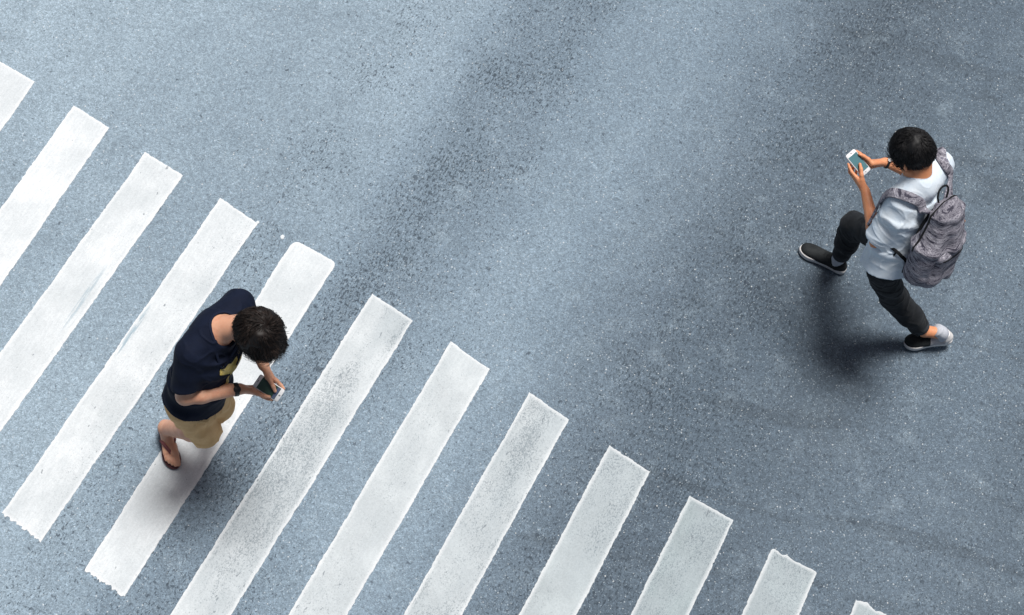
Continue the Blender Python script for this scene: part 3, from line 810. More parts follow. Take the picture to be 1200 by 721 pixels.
    fold += ridge(np.stack([lp[:, 0]*12+lp[:, 2]*9, lp[:, 1]*9, lp[:, 2]*15-lp[:, 0]*11], 1), 8)*.007*vnoise(lp*10, 9)
    V = V+N*fold[:, None]
    shirt = mesh_obj('t_shirt', V, Q, M['navy'], org, person)
    bv = BVHTree.FromPolygons([tuple(v) for v in V], [tuple(int(i) for i in f) for f in Q])
    # collar rib: follows the shirt just outside the neck hole
    pts = []; nr = []
    for k in range(49):
        a = 2*math.pi*k/48
        p0 = nc+fr*.005+fr*math.cos(a)*.092+side*math.sin(a)*.074
        # drop to the shirt from outside
        for rad_ in (1.06,):
            st = nc+fr*.005+(fr*math.cos(a)*.092+side*math.sin(a)*.074)*rad_+ax*.25
            h_ = bv.ray_cast(Vector(st), Vector(-ax))
        pts.append(np.array(h_[0])+ax*.001 if h_[0] else p0); nr.append(np.array(h_[1]) if h_[0] else ax)
    P_ = np.array(pts[:-1])
    for _ in range(3): P_ = (np.roll(P_, 1, 0)+P_*2+np.roll(P_, -1, 0))/4
    pts = list(P_)+[P_[0]]
    m = MB(); m.ribbon(pts, nr, .007, .0025); m.build('collar', M['navyrib'], org, shirt)
    # mustard print on the chest (flat print following the cloth)
    poly = [(-.065, .375), (-.035, .388), (.0, .372), (.03, .385), (.065, .372), (.10, .384), (.115, .36), (.085, .338), (.055, .33), (.035, .295), (.022, .262), (.02, .235), (.035, .205), (.02, .185), (-.008, .19), (-.015, .215), (.0, .232), (-.006, .262), (-.008, .295), (-.012, .325), (-.045, .332), (-.075, .345)]
    bm = bmesh.new(); vs = [bm.verts.new((a, b, 0)) for a, b in poly]; bm.faces.new(vs); bmesh.ops.triangulate(bm, faces=bm.faces[:])
    for _ in range(4): bmesh.ops.subdivide_edges(bm, edges=[e for e in bm.edges if e.calc_length() > .012], cuts=1, use_grid_fill=True)
    bmesh.ops.triangulate(bm, faces=bm.faces[:])
    PV = []; bm.verts.ensure_lookup_table()
    for v in bm.verts:
        st = pel+side*v.co.x+ax*v.co.y+fr*.5; h_ = bv.ray_cast(Vector(st), Vector(-fr))
        PV.append(np.array(h_[0])+np.array(h_[1])*.0018 if h_[0] else pel+side*v.co.x+ax*v.co.y+fr*.13)
    mesh_obj('shirt_print', PV, [[v.index for v in f.verts] for f in bm.faces], M['yellow'], org, shirt); bm.free()
    # shorts
    S = Vol(A(-1.70, 3.74, .36), A(-1.10, 4.42, 1.06), .0040)
    ps = nz(hipL-hipR)
    S.slab(pel-ax*.08+fr*.02, pel+ax*.05+fr*.02, ps, .135, .095, .120, .085, .03)
    dr, dl = nz(knR-hipR), nz(knL-hipL)
    ekR = lerp(hipR, knR, .97)+A(.0, 0, .0); ekL = lerp(hipL, knL, .92)
    for hp, ek, dd, kn, r1, an_ in ((hipR+fr*.012, ekR, dr, knR, .088, anR), (hipL-A(0, 0, .02), ekL, dl, knL, .078, anL)):
        Z = S.blank(); cc = ek+dd*.028
        Z.cone(hp, ek, r1, .083, .03); Z.cone(ek, ek+dd*.06, .083, .083, .01)
        Z.cut(cc, dd-nz(an_-kn)*.12, k=.003)
        Z.cone(cc-dd*.08, cc+dd*.06, .066, .075, .008, 's')
        S.merge(Z, .015)
    dr, dl = nz(knR-hipR), nz(knL-hipL)
    V, Q = S.net(2); del S
    N = vnorm(V, Q)
    fold = (vnoise(np.stack([(V@ps)*16, (V@dr)*9+(V@ps)*6, V[:, 1]*14], 1), 15)-.5)*.010+ridge(np.stack([(V@ps)*20+(V@dr)*7, (V@dr)*9-(V@ps)*9, V[:, 1]*9], 1), 16)*.008*vnoise(V*12, 18)
    # pull folds from the hip to the back of the raised knee
    rel = V-hipR; a_ = rel@dr; w_ = np.exp(-((a_-.22)/.12)**2); fold += w_*.005*np.sin((rel@nz(np.cross(dr, ps)))*95+a_*40)
    V = V+N*fold[:, None]
    shorts = mesh_obj('shorts', V, Q, M['khaki'], org, person)
    # flip flops
    for (ht, d_, up_, lab) in ((heelR, f1[1], f1[3], None), (heelL, f2[1], f2[3], None)):
        s_ = np.cross(up_, d_); o_ = ht-up_*.006-d_*.006
        m = MB(); m.prism(o_, d_, s_, up_, sole_outline(.268, w=1.08), -.018, -.001, .03)
        ff = m.build('flip_flop', M['maroon'], org, person)
        qq = lambda a, b, c_: o_+d_*a+s_*b+up_*c_
        m = MB()
        for sg in (1, -1):
            pts = spline([qq(.095, .038*sg, -.004), qq(.115, .036*sg, .034), qq(.150, .022*sg, .050), qq(.190, .004*sg+.004, .038), qq(.200, .006, .012)], 5)
            cen = qq(.14, 0, .0); m.ribbon(pts, [nz(p-cen) for p in pts], .009, .0020)
        m.build('strap', M['maroonst'], org, ff)
    # watch on the near wrist
    wd = nz(wrR-elR); wc = lerp(elR, wrR, .93)
    m = MB(); e1 = nz(np.cross(wd, A(0, 0, 1))); e2 = np.cross(wd, e1); pts = []; nr = []
    for k in range(25):
        a = 2*math.pi*k/24; n_ = e1*math.cos(a)+e2*math.sin(a); pts.append(wc+n_*.0315); nr.append(n_)
    m.ribbon(pts, nr, .0115, .0022); wt = m.build('wristwatch', M['blackr'], org, person)
    fc = nz(A(0, 0, 1)+A(.0, -.5, 0)); fc = nz(fc-wd*(fc@wd)); sd = np.cross(fc, wd)
    m = MB(); m.prism(wc+fc*.033, wd, sd, fc, [A(.018*math.cos(t), .018*math.sin(t)) for t in np.linspace(0, 2*math.pi, 24, endpoint=False)], -.003, .006, .08); cs = m.build('watch_case', M['blackr'], org, wt)
    ph = phone(pc, pX, pY, pZ, M['darkglass'], 'white smartphone with dark green screen held by the person in the navy t-shirt', M['bluebar'])
    ph['group'] = 'phones held by the walkers'
    print('P1 verts', len(person.data.vertices))
    return person
person_one()

# ---------------------------------------------------------------- sneaker
def sneaker(heel, d, up, L, org, parent, lab, lateral_grey):
    d = nz(d); up = nz(up-d*(up@d)); s = np.cross(up, d); R = np.stack([d, s, up])
    q = lambda a, b, c_: heel+d*a*L/.28+s*b+up*c_
    lo = np.min([q(a, b, c_) for a in (-.03, .31) for b in (-.07, .07) for c_ in (-.02, .13)], 0); hi = np.max([q(a, b, c_) for a in (-.03, .31) for b in (-.07, .07) for c_ in (-.02, .13)], 0)
    B = Vol(lo, hi, .003)
    B.ell(q(.045, 0, .035), R, (.052, .036, .045), .01); B.ell(q(.11, 0, .032), R, (.075, .038, .044), .03)
    B.ell(q(.19, 0, .026), R, (.082, .045, .034), .03); B.ell(q(.235, .004, .024), R, (.045, .038, .026), .02)
    B.cone(q(.050, 0, .05), q(.052, 0, .082), .036, .033, .02)
    B.cone(q(.10, 0, .05), q(.085, 0, .076), .030, .022, .02)
    B.cut(q(.05, 0, .088), up+d*.18, k=.003); B.cut(q(.1, 0, .014), -up, k=.003)
    B.cone(q(.057, 0, .06), q(.057, 0, .13), .027, .030, .004, 's'); B.cone(q(.080, 0, .068), q(.080, 0, .13), .020, .024, .004, 's')
    V, Q = B.net(2)
    sh = mesh_obj('shoe', V, Q, [M['shoeblk'], M['shoegry'], M['solew']], org, parent)
    if lab: sh['label'] = lab
    if lateral_grey:
        for p in sh.data.polygons:
            c = np.array(p.center)+org-heel
            if c@d < .045*L/.28: p.material_index = 2
            elif c@d < .135*L/.28: p.material_index = 1
    m = MB(); m.prism(heel, d*(L/.28), s, up, sole_outline(.284, w=1.17), -.006, .024, .02); m.build('sole', M['solew'], org, sh)
    m = MB()
    for k in range(5):
        a = .115+.02*k; z = .078-.006*k
        pts = spline([q(a, -.024, z-.016), q(a+.004, -.010, z-.002), q(a+.010, .010, z-.002), q(a+.012, .024, z-.016)], 4); m.tube(pts, .0026, 6)
    m.build('lace', M['shoegry'] if lateral_grey else M['shoeblk'], org, sh)
    return sh

# ---------------------------------------------------------------- person two: pale shirt and backpack
def person_two():
    pel = U(1045, 300, .88); neck = U(1078, 212, 1.385); head = U(1069, 180, 1.49)
    shL = U(1057, 235, 1.30); shR = U(1101, 193, 1.335)
    elL = U(1028, 284, 1.04); wrL = U(1014, 224, 1.10)
    elR = U(1074, 203, 1.06); wrR = U(1037, 190, 1.10)
    hipL = pel+A(-.04, -.085, -.01); hipR = pel+A(.04, .085, .01)
    knR = U(1001, 264, .49); anR = U(984, 303, .10)
    knL = U(1047, 348, .46); anL = U(1083, 388, .145)
    side, fr, ax = frame_of(shL, shR, neck, pel)
    org = U(1030, 355, 0)
    pc = U(1005.5, 191, 1.16)
    pX, pY, pZ = phone_frame(pc, U(994, 177, 1.185), U(999.5, 198.5, 1.155))
    if pY@side < 0: pY = -pY
    pw = lambda a, b, c_: pc+pX*a+pY*b+pZ*c_
    allp = np.array([pel, neck, head, shL, shR, elL, wrL, elR, wrR, knR, anR, knL, anL, pc, U(940, 290, 0), U(1108, 400, 0)])
    B = Vol(np.r_[allp.min(0)[:2]-.12, -.01], np.r_[allp.max(0)[:2]+.13, 1.66], .0036)
    B.slab(pel+ax*-.05, pel+ax*.16, side, .125, .080, .115, .078, .02)
    B.slab(pel+ax*.16, pel+ax*.34, side, .115, .078, .140, .085, .04)
    B.slab(pel+ax*.34, pel+ax*.44, side, .140, .085, .13, .078, .04)
    mid = (shL+shR)/2
    B.cone(mid, shL, .07, .055, .05); B.cone(mid, shR, .07, .055, .05)
    B.cone(neck-ax*.03, lerp(neck, shL, .62), .062, .046, .05); B.cone(neck-ax*.03, lerp(neck, shR, .62), .062, .046, .05)
    hf = nz(fr*.80+side*.10+A(0, 0, -.55)); hu = nz(fr*.55+A(0, 0, .83))
    hd = add_head(B, head, hf, hu, neck)
    for s_, e_, w_ in ((shR, elR, wrR), (shL, elL, wrL)):
        B.cone(s_, e_, .048, .038, .02); B.cone(e_, lerp(e_, w_, .3), .038, .039, .015); B.cone(lerp(e_, w_, .3), w_, .039, .025, .015)
    # left hand (near): palm below the phone, thumb over the screen
    fL = [[pw(-.050, .060, -.006), pw(-.016, .060, -.008), pw(.010, .052, -.010), pw(.030, .044, -.010)],
          [pw(-.048, .058, -.026), pw(-.012, .056, -.032), pw(.008, .042, -.030), pw(.016, .026, -.022)],
          [pw(-.056, .050, -.042), pw(-.026, .044, -.046), pw(-.008, .028, -.038), pw(.000, .012, -.026)],
          [pw(-.066, .040, -.050), pw(-.044, .030, -.050), pw(-.030, .014, -.040), pw(-.024, .002, -.026)]]
    tL = [pw(-.082, .050, .004), pw(-.060, .040, .016), pw(-.034, .022, .020), pw(-.010, .004, .014)]
    add_hand(B, wrL, None, fL, tL)
    fR = [[pw(-.030, -.052, .000), pw(.004, -.054, -.002), pw(.032, -.048, -.004), pw(.054, -.040, -.004)],
          [pw(-.034, -.054, -.022), pw(.000, -.052, -.026), pw(.022, -.038, -.026), pw(.032, -.022, -.020)],
          [pw(-.044, -.050, -.038), pw(-.012, -.042, -.042), pw(.006, -.024, -.036), pw(.010, -.008, -.026)],
          [pw(-.056, -.042, -.048), pw(-.032, -.030, -.048), pw(-.018, -.014, -.038), pw(-.012, -.004, -.026)]]
    tR = [pw(-.052, -.054, .016), pw(-.020, -.050, .020), pw(.008, -.042, .018), pw(.030, -.032, .012)]
    add_hand(B, wrR, None, fR, tR)
    B.cone(hipR, knR, .060, .044, .03); B.cone(hipL, knL, .060, .044, .03)
    bk = -fr
    for kn, an in ((knR, anR), (knL, anL)):
        cf = lerp(kn, an, .32)
        B.cone(kn, cf, .042, .044, .02); B.cone(cf, an, .044, .035, .02)
    # feet
    dR = nz(U(940, 287, .02)-U(992, 315, .02)); toeR = U(940, 287, .05); heelR = toeR-dR*.285; heelR[2] = .016; toeR[2] = .016
    anR_ = heelR+dR*.062+A(0, 0, .085)
    upR = A(0, 0, 1)
    toeL = U(1060, 402, .018); hl = U(1109, 398, .055); dL = nz(hl-toeL)*-1; upL = nz(A(0, 0, 1)-dL*dL[2]); heelL = toeL-dL*.265
    print('foot dist', np.linalg.norm(anR-anR_), np.linalg.norm(anL-(heelL+dL*.062+upL*.085)))
    anL2 = heelL+dL*.062+upL*.085
    foot(B, anR_, heelR+upR*.02, heelR+dR*.25+upR*.02, upR, -1, False); foot(B, anL2, heelL+upL*.02, heelL+dL*.24+upL*.02, upL, 1, False)
    B.cone(anR, anR_, .034, .034, .01); B.cone(anL, anL2, .034, .034, .01)
    V, Q = B.net(2); del B
    person = mesh_obj('person', V, Q, M['skin2'], org)
    tag(person, 'person in pale blue shirt and black cropped trousers striding across bare asphalt', 'person', group='people crossing the road looking at phones')
    face_red(person, hd, org, V); eyes(hd, org, person)
    hair('hair', hd, M['hair2'], org, person, 21, (-.070, -.004, .090), nst=6000, puff=1.0, hole=.012, length=.042, fringe=.2)
    # shirt
    S = Vol(np.r_[np.minimum(pel, np.minimum(shL, elL))[:2]-.24, .70], np.r_[np.maximum(pel, shR)[:2]+.24, 1.52], .0040)
    hem = pel-ax*.030
    S.slab(hem, pel+ax*.12, side, .186, .144, .166, .128, .03)
    S.slab(pel+ax*.12, pel+ax*.34, side, .164, .126, .180, .124, .05)
    S.slab(pel+ax*.34, pel+ax*.43, side, .180, .124, .155, .104, .05)
    S.slab(hem-ax*.05, hem+ax*.05, side, .178, .136, .164, .124, .01, 's')
    S.cone(mid, shL, .082, .072, .05); S.cone(mid, shR, .082, .072, .05)
    S.cone(neck-ax*.025, lerp(neck, shL, .7), .078, .058, .06); S.cone(neck-ax*.025, lerp(neck, shR, .7), .078, .058, .06)
    seL = lerp(shL, elL, .90); seR = lerp(shR, elR, .84); dLa = nz(elL-shL); dRa = nz(elR-shR)
    Z = S.blank(); Z.cone(shL, seL, .074, .076, .03); Z.cone(shR, seR, .070, .066, .03)
    Z.cut(seL+dLa*.01, dLa+fr*.2, rad=.12, k=.004); Z.cut(seR+dRa*.01, dRa, rad=.10, k=.004)
    Z.cone(seL-dLa*.05, seL+dLa*.10, .058, .069, .006, 's'); Z.cone(seR-dRa*.05, seR+dRa*.08, .050, .058, .006, 's')
    S.merge(Z, .02); del Z
    nR_ = np.stack([fr, side, ax]); nc = neck+fr*.034+ax*.035
    S.ell(nc, nR_, (.074, .066, .050), .006, 's')
    V, Q = S.net(2); del S
    N = vnorm(V, Q); lp = (V-pel)@np.stack([side, fr, ax]).T
    wx, wz = lp[:, 0]+.03*vnoise(lp*9, 71), lp[:, 2]+.04*vnoise(lp*8, 72)
    fold = (vnoise(np.stack([lp[:, 0]*9+lp[:, 2]*6, lp[:, 1]*9, lp[:, 2]*16-lp[:, 0]*10], 1), 5)-.5)*.014
    fold += ridge(np.stack([wx*11-wz*5, lp[:, 1]*8, wz*13+wx*9], 1), 61)*.0075*vnoise(lp*11, 62)
    fold += ridge(np.stack([wx*16+wz*12, lp[:, 1]*14, wz*18-wx*14], 1), 63)*.0055*vnoise(lp*13, 64)
    rs = V-lerp(shL, elL, .5); wv = np.exp(-(np.linalg.norm(rs, axis=1)/.11)**2)      # folds round the near sleeve
    fold += wv*.005*ridge(np.stack([(rs@dLa)*22+(rs@fr)*9, rs@side*6, rs@fr*5], 1), 66)
    V = V+N*(fold*np.clip((1.40-V[:, 2])/.12, .45, 1))[:, None]
    shirt = mesh_obj('shirt', V, Q, M['sky'], org, person)
    bv = BVHTree.FromPolygons([tuple(v) for v in V], [tuple(int(i) for i in f) for f in Q])
    pts = []; nr = []
    for k in range(48):
        a = 2*math.pi*k/48; st = nc+(fr*math.cos(a)*.074+side*math.sin(a)*.066)*1.03+ax*.25; h_ = bv.ray_cast(Vector(st), Vector(-ax))
        pts.append(np.array(h_[0]) if h_[0] else nc+(fr*math.cos(a)*.080+side*math.sin(a)*.070)); nr.append(np.array(h_[1]) if h_[0] else ax)
    P_ = np.array(pts)
    for _ in range(4): P_ = (np.roll(P_, 1, 0)+P_*2+np.roll(P_, -1, 0))/4
    m = MB(); m.ribbon(list(P_)+[P_[0]], nr+[nr[0]], .0065, .0025); m.build('collar', M['sky'], org, shirt)
    # trousers
    S = Vol(np.r_[allp.min(0)[:2]-.20, .08], np.r_[allp.max(0)[:2]+.12, 1.04], .0042)
    S.slab(pel-ax*.08, pel+ax*.06, nz(hipL-hipR), .135, .100, .120, .090, .03)
    cufR = lerp(knR, anR, .85); cufL = lerp(knL, anL, .86)
    for hp, kn, cu in ((hipR, knR, cufR), (hipL, knL, cufL)):
        Z = S.blank(); Z.cone(hp-A(0, 0, .02), kn, .080, .072, .03); Z.cone(kn, lerp(kn, cu, .6), .074, .067, .02); Z.cone(lerp(kn, cu, .6), cu, .067, .052, .02)
        d_ = nz(cu-kn); Z.cut(cu+d_*.012, d_, rad=.10, k=.003); Z.cone(cu-d_*.04, cu+d_*.06, .040, .044, .006, 's')
        S.merge(Z, .015)
    V, Q = S.net(2); del S
    N = vnorm(V, Q)
    fold = (vnoise(np.stack([V[:, 0]*12, V[:, 1]*12, V[:, 2]*20+V[:, 0]*8], 1), 31)-.5)*.012+ridge(np.stack([V[:, 0]*14, V[:, 1]*14, V[:, 2]*24+V[:, 0]*9], 1), 32)*.009*vnoise(V*12, 34)
    V = V+N*fold[:, None]
    tr = mesh_obj('trousers', V, Q, M['blackcl'], org, person)
    for kn, an, cu in ((knR, anR, cufR), (knL, anL, cufL)):
        d_ = nz(an-kn); e1 = nz(np.cross(d_, A(.2, .3, 1))); e2 = np.cross(d_, e1); V = []; F = []
        prof = [(-.022, .0535), (-.016, .0555), (.0, .0545), (.012, .0535), (.017, .0510), (.012, .0455), (-.022, .0460)]
        for k in range(28):
            a = 2*math.pi*k/28; n_ = e1*math.cos(a)+e2*math.sin(a)
            for t_, r_ in prof: V.append(cu+d_*t_+n_*r_)
        n_ = len(prof)
        for k in range(28):
            for j in range(n_): F.append((k*n_+j, k*n_+(j+1) % n_, ((k+1) % 28)*n_+(j+1) % n_, ((k+1) % 28)*n_+j))
        mesh_obj('cuff', V, F, M['greycuff'], org, tr)
    # socks and sneakers
    for (hl_, d_, up_, an, L, lab, gr, kn) in ((heelR, dR, upR, anR_, .285, 'black sneaker on the leading foot', False, anR), (heelL, dL, upL, anL2, .265, 'grey heeled sneaker on the trailing foot', True, anL)):
        c0 = hl_+d_*.062+up_*.035; c1 = an+up_*.0; 
        kk = knR if not gr else knL
        leg = nz(kk-an)
        m = MB(); m.tube(spline([c0, c1, an+leg*.03, an+leg*.055], 4), [.040]*4+[.040]*4+[.0395, .039, .0385, .038, .037], 20); m.build('sock', M['sock'], org, person)
        sneaker(hl_, d_, up_, L, org, person, lab, gr)
    # watch on the far wrist
    wd = nz(wrR-elR); wc = lerp(elR, wrR, .93); m = MB(); e1 = nz(np.cross(wd, A(0, 0, 1))); e2 = np.cross(wd, e1)
    m.ribbon([wc+(e1*math.cos(a)+e2*math.sin(a))*.0295 for a in np.linspace(0, 2*math.pi, 25)], [e1*math.cos(a)+e2*math.sin(a) for a in np.linspace(0, 2*math.pi, 25)], .007, .002)
    wt = m.build('wristwatch', M['blackr'], org, person)
    fc = nz(A(0, 0, 1)-wd*wd[2]); m = MB(); m.prism(wc+fc*.031, wd, np.cross(fc, wd), fc, [A(.013*math.cos(t), .013*math.sin(t)) for t in np.linspace(0, 2*math.pi, 20, endpoint=False)], -.002, .005, .08); m.build('watch_case', M['white'], org, wt)
    ph = phone(pc, pX, pY, pZ, M['tealglass'], 'white smartphone with pale teal screen held by the person with the backpack')
    ph['group'] = 'phones held by the walkers'
    # ------------------------------------------------ backpack
    bx = lambda s_, f_, u_: pel+side*s_+fr*(f_-(.02 if f_ < -.1 else 0))+ax*(u_+(.09 if f_ < -.1 else 0))
    bo = bx(0, -.22, .2)
    root = bpy.data.objects.new('backpack', None); COL.objects.link(root); root.location = bo; root.empty_display_size = .1
    tag(root, 'grey and purple streaked fabric backpack worn by the person in the pale blue shirt', 'backpack')
    lo = np.min([bx(a, b, c_) for a in (-.26, .26) for b in (-.44, -.02) for c_ in (-.16, .56)], 0); hi = np.max([bx(a, b, c_) for a in (-.26, .26) for b in (-.44, -.02) for c_ in (-.16, .56)], 0)
    S = Vol(lo, hi, .0042); R = np.stack([side, fr, ax])
    S.slab(bx(0, -.195, -.03), bx(0, -.195, .20), side, .158, .092, .162, .098, .04, p=2.6)
    S.slab(bx(0, -.195, .20), bx(0, -.182, .39), side, .162, .098, .118, .066, .05, p=2.6)
    S.ell(bx(0, -.178, .40), R, (.105, .060, .055), .05); S.ell(bx(0, -.195, -.01), R, (.145, .088, .060), .05)
    V, Q = S.net(2); N = vnorm(V, Q); lp = (V-bo)@R.T
    dsp = (vnoise(np.stack([lp[:, 0]*14, lp[:, 1]*12, lp[:, 2]*5+lp[:, 0]*3], 1), 41)-.5)*.040+(vnoise(lp*27, 43)-.5)*.009
    V = V+N*dsp[:, None]
    main = mesh_obj('main_compartment', V, Q, M['bag'], bo, root)
    bvb = BVHTree.FromPolygons([tuple(v) for v in V], [tuple(int(i) for i in f) for f in Q])
    def onbag(s_, u_, d=.0):
        h_ = bvb.ray_cast(Vector(bx(s_, -.6, u_)), Vector(fr)); 
        return (np.array(h_[0])+np.array(h_[1])*d, np.array(h_[1])) if h_[0] else (bx(s_, -.28, u_), -fr)
    # front pocket
    S = Vol(lo, hi, .0042)
    S.slab(bx(0, -.262, .0), bx(0, -.262, .17), side, .112, .042, .110, .040, .03, p=2.6); S.ell(bx(0, -.258, .175), R, (.108, .040, .05), .04); S.ell(bx(0, -.262, 0), R, (.105, .038, .04), .04)
    V, Q = S.net(2); N = vnorm(V, Q); lp = (V-bo)@R.T; V = V+N*((vnoise(lp*12, 47)-.5)*.018)[:, None]
    fp = mesh_obj('front_pocket', V, Q, M['bag'], bo, root)
    # zips: an arch over the main compartment and one across the pocket
    m = MB(); pts = []; nr = []
    for k in range(33):
        a = math.pi*k/32; h_ = bvb.ray_cast(Vector(bx(math.cos(a)*.50, -.155, .18+math.sin(a)*.60)), Vector(nz(bx(0, -.165, .18)-bx(math.cos(a)*.50, -.155, .18+math.sin(a)*.60))))
        if h_[0]: pts.append(np.array(h_[0])); nr.append(np.array(h_[1]))
    m.ribbon(pts, nr, .006, .003); m.build('zipper', M['webbing'], bo, root)
    m = MB(); z0 = onbag(0, .215); bvp = BVHTree.FromPolygons([tuple(v) for v in V], [tuple(int(i) for i in f) for f in Q]); pts = []; nr = []
    for k in range(15):
        s_ = -.09+.18*k/14; h_ = bvp.ray_cast(Vector(bx(s_, -.6, .16)), Vector(fr))
        if h_[0]: pts.append(np.array(h_[0])); nr.append(np.array(h_[1]))
    m.ribbon(pts, nr, .005, .0025); zp = m.build('zipper', M['webbing'], bo, fp)
    # grab loop
    m = MB(); tp = bx(0, -.135, .44)
    lp_ = spline([bx(.035, -.135, .425), bx(.045, -.125, .462), bx(.030, -.115, .492), bx(-.002, -.112, .500), bx(-.034, -.118, .490), bx(-.046, -.126, .460), bx(-.036, -.135, .425)], 5)
    m.tube(lp_, .0055, 8); m.build('handle', M['webbing'], bo, root)
    # shoulder straps laid on the shirt
    def strap(sg, pts_s):
        P_ = []; N_ = []
        for (s_, f_, u_) in pts_s:
            # pull each guide point onto the shirt surface
            g = bx(s_, f_, u_); h_ = bv.find_nearest(Vector(g)); p = np.array(h_[0]); n_ = np.array(h_[1])
            c_ = bx(s_*.75, 0, min(u_, .40)); n_ = nz(n_+nz(g-c_)*.8); P_.append(p+n_*.007); N_.append(n_)
        return P_, N_
    for sg in (1, -1):
        g = [(.080*sg, -.125, .385), (.088*sg, -.11, .43), (.098*sg, -.07, .47), (.106*sg, -.02, .49), (.112*sg, .04, .46), (.118*sg, .10, .40), (.125*sg, .13, .34), (.134*sg, .13, .28), (.148*sg, .11, .22)]
        P_, N_ = strap(sg, g)
        for _ in range(2):
            P_ = [P_[0]]+[(P_[i-1]+2*P_[i]+P_[i+1])/4 for i in range(1, len(P_)-1)]+[P_[-1]]; N_ = [N_[0]]+[nz(N_[i-1]+2*N_[i]+N_[i+1]) for i in range(1, len(N_)-1)]+[N_[-1]]
        for i in range(1, len(P_)):
            h_ = bv.ray_cast(Vector(P_[i]+N_[i]*.15), Vector(-N_[i]))
            if h_[0]: P_[i] = np.array(h_[0])+N_[i]*.011
        if sg == -1:
            hh = []
            for q_ in ((1113, 215), (1112, 206), (1108, 196), (1103, 187), (1098, 179)):
                dd = ray(*q_); h_ = bv.ray_cast(Vector(CAMP), Vector(dd))
                if h_[0]: hh.append((np.array(h_[0])+np.array(h_[1])*.009, np.array(h_[1])))
            if len(hh) >= 3:
                ft = [(p, n_) for p, n_ in zip(P_, N_) if (p-hh[-1][0])@fr > .05]
                P_ = [h_[0] for h_ in hh]+[f_[0] for f_ in ft]; N_ = [h_[1] for h_ in hh]+[f_[1] for f_ in ft]
        P_ = [bx(.075*sg, -.135, .375)]+P_; N_ = [nz(-fr*.3+ax)]+N_
        PP = spline(P_, 5); NN = [nz(v) for v in spline(N_, 5)]
        m = MB(); m.ribbon(PP, NN, [.028]*(len(PP)-6)+[.026, .024, .022, .019, .016, .014], .006)
        st = m.build('shoulder_strap', M['bag'], bo, root)
        # black webbing from the padded strap back to the foot of the bag
        e_ = P_[-1]; gd = [(.165*sg, .07, .16), (.178*sg, .02, .10), (.180*sg, -.04, .05), (.165*sg, -.10, .0)]
        W_, WN = [], []
        for (s_, f_, u_) in gd:
            g_ = bx(s_, f_, u_); h_ = bv.find_nearest(Vector(g_)); p = np.array(h_[0]); n_ = nz(g_-bx(0, 0, u_)); W_.append(p+n_*.005); WN.append(n_)
        W_ = [e_]+W_+[bx(.140*sg, -.14, -.03)]; WN = [N_[-1]]+WN+[nz(side*sg)]
        tail0 = W_[1]
        if sg == 1:        # near side: webbing comes out below the sleeve and splits there
            def onshirt(x, y, off=.006):
                dd = ray(x, y); h_ = bv.ray_cast(Vector(CAMP), Vector(dd)); 
                return (np.array(h_[0])+np.array(h_[1])*off, np.array(h_[1])) if h_[0] else (None, None)
            hits = [onshirt(*q_) for q_ in ((1050, 294), (1056, 300), (1061, 306))]
            hits = [h_ for h_ in hits if h_[0] is not None]
            if len(hits) >= 2:
                W_ = [e_, lerp(e_, hits[0][0], .5)+side*.02]+[h_[0] for h_ in hits]+[bx(.135, -.135, -.02)]; WN = [N_[-1], side]+[h_[1] for h_ in hits]+[side]; tail0 = hits[0][0]
        m = MB(); m.ribbon(spline(W_, 5), [nz(v) for v in spline(WN, 5)], .009, .0018); m.build('webbing', M['webbing'], bo, st)
        # loose tail of webbing hanging down
        m = MB(); a0 = tail0; pts = spline([a0, a0+A(-.004, -.006, -.06)+side*sg*.008, a0+A(-.004, -.008, -.13)+side*sg*.010, a0+A(-.006, -.008, -.20)+side*sg*.010], 5); m.ribbon(pts, [nz(side*sg)]*len(pts), .008, .0015); m.build('strap_tail', M['webbing'], bo, st)
    # black padded back panel
    m = MB(); m.prism(bx(0, -.118, .17), ax, side, fr, [A(.20*math.cos(t)*(1.0), .115*math.sin(t)) for t in np.linspace(0, 2*math.pi, 32, endpoint=False)], -.02, .008, .06); m.build('back_panel', M['webbing'], bo, root)
    m = MB(); p, n_ = onbag(-.11, .30, .002); m.prism(p, ax, nz(np.cross(n_, ax)), n_, [A(-.006, -.010), A(.006, -.010), A(.006, .010), A(-.006, .010)], 0, .002); m.build('side_tag', M['orange'], bo, root, False)
    print('P2 verts', len(person.data.vertices))
person_two()

# ------------------------------------------------------------------ light, sky, camera
SUN_EL, SUN_AZ = math.radians(77), math.radians(20)      # azimuth clockwise from +Y
w = bpy.data.worlds.new('World'); scene.world = w; w.use_nodes = True
nt = w.node_tree; bg = nt.nodes['Background']; sk = nt.nodes.new('ShaderNodeTexSky'); sk.sky_type = 'NISHITA'; sk.sun_disc = False
sk.sun_elevation = SUN_EL; sk.sun_rotation = SUN_AZ; sk.air_density = 1.0; sk.dust_density = 7.0; sk.ozone_density = .3
nt.links.new(sk.outputs[0], bg.inputs[0]); bg.inputs[1].default_value = .036
L = bpy.data.lights.new('sun', 'SUN'); L.energy = 3.85; L.angle = math.radians(20); L.color = (1.0, .98, .95)
lo = bpy.data.objects.new('sun', L); COL.objects.link(lo)
d = Vector((math.sin(SUN_AZ)*math.cos(SUN_EL), math.cos(SUN_AZ)*math.cos(SUN_EL), math.sin(SUN_EL)))
lo.rotation_euler = d.to_track_quat('Z', 'Y').to_euler(); lo.location = d*12

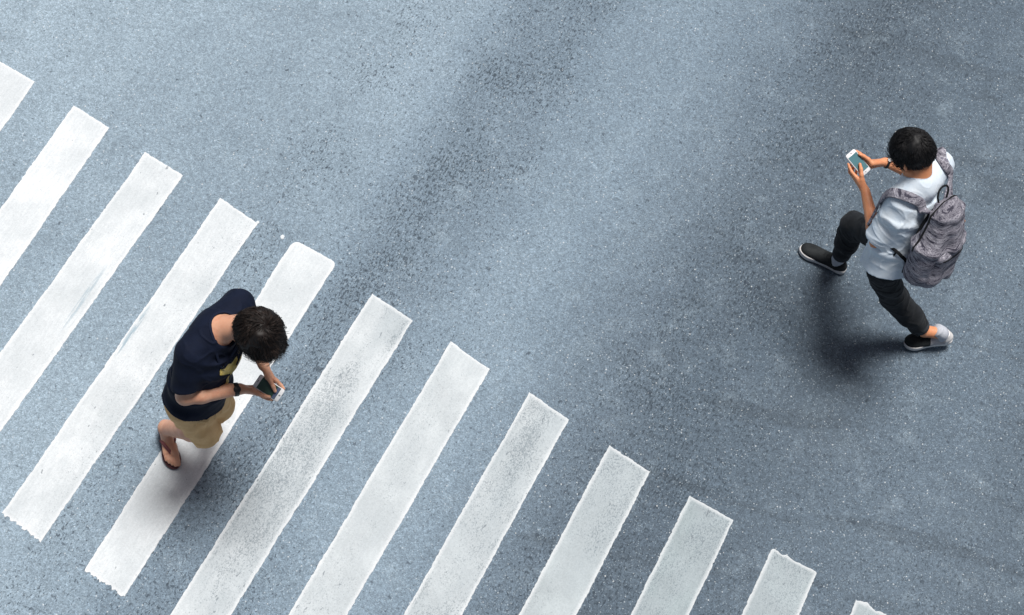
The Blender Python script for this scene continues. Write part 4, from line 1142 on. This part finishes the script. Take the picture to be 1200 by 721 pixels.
cam = bpy.data.cameras.new('camera'); cam.sensor_width = 36; cam.lens = FPX/1200*36; cam.clip_end = 2000; cam.clip_start = .1
co = bpy.data.objects.new('camera', cam); COL.objects.link(co)
Mx = Matrix(((RT[0], UP[0], -FW[0], 0), (RT[1], UP[1], -FW[1], 0), (RT[2], UP[2], -FW[2], H), (0, 0, 0, 1))); co.matrix_world = Mx
scene.camera = co
vs = scene.view_settings; vs.view_transform = 'Standard'; vs.look = 'None'; vs.exposure = 0.0; vs.gamma = 1; vs.use_curve_mapping = False
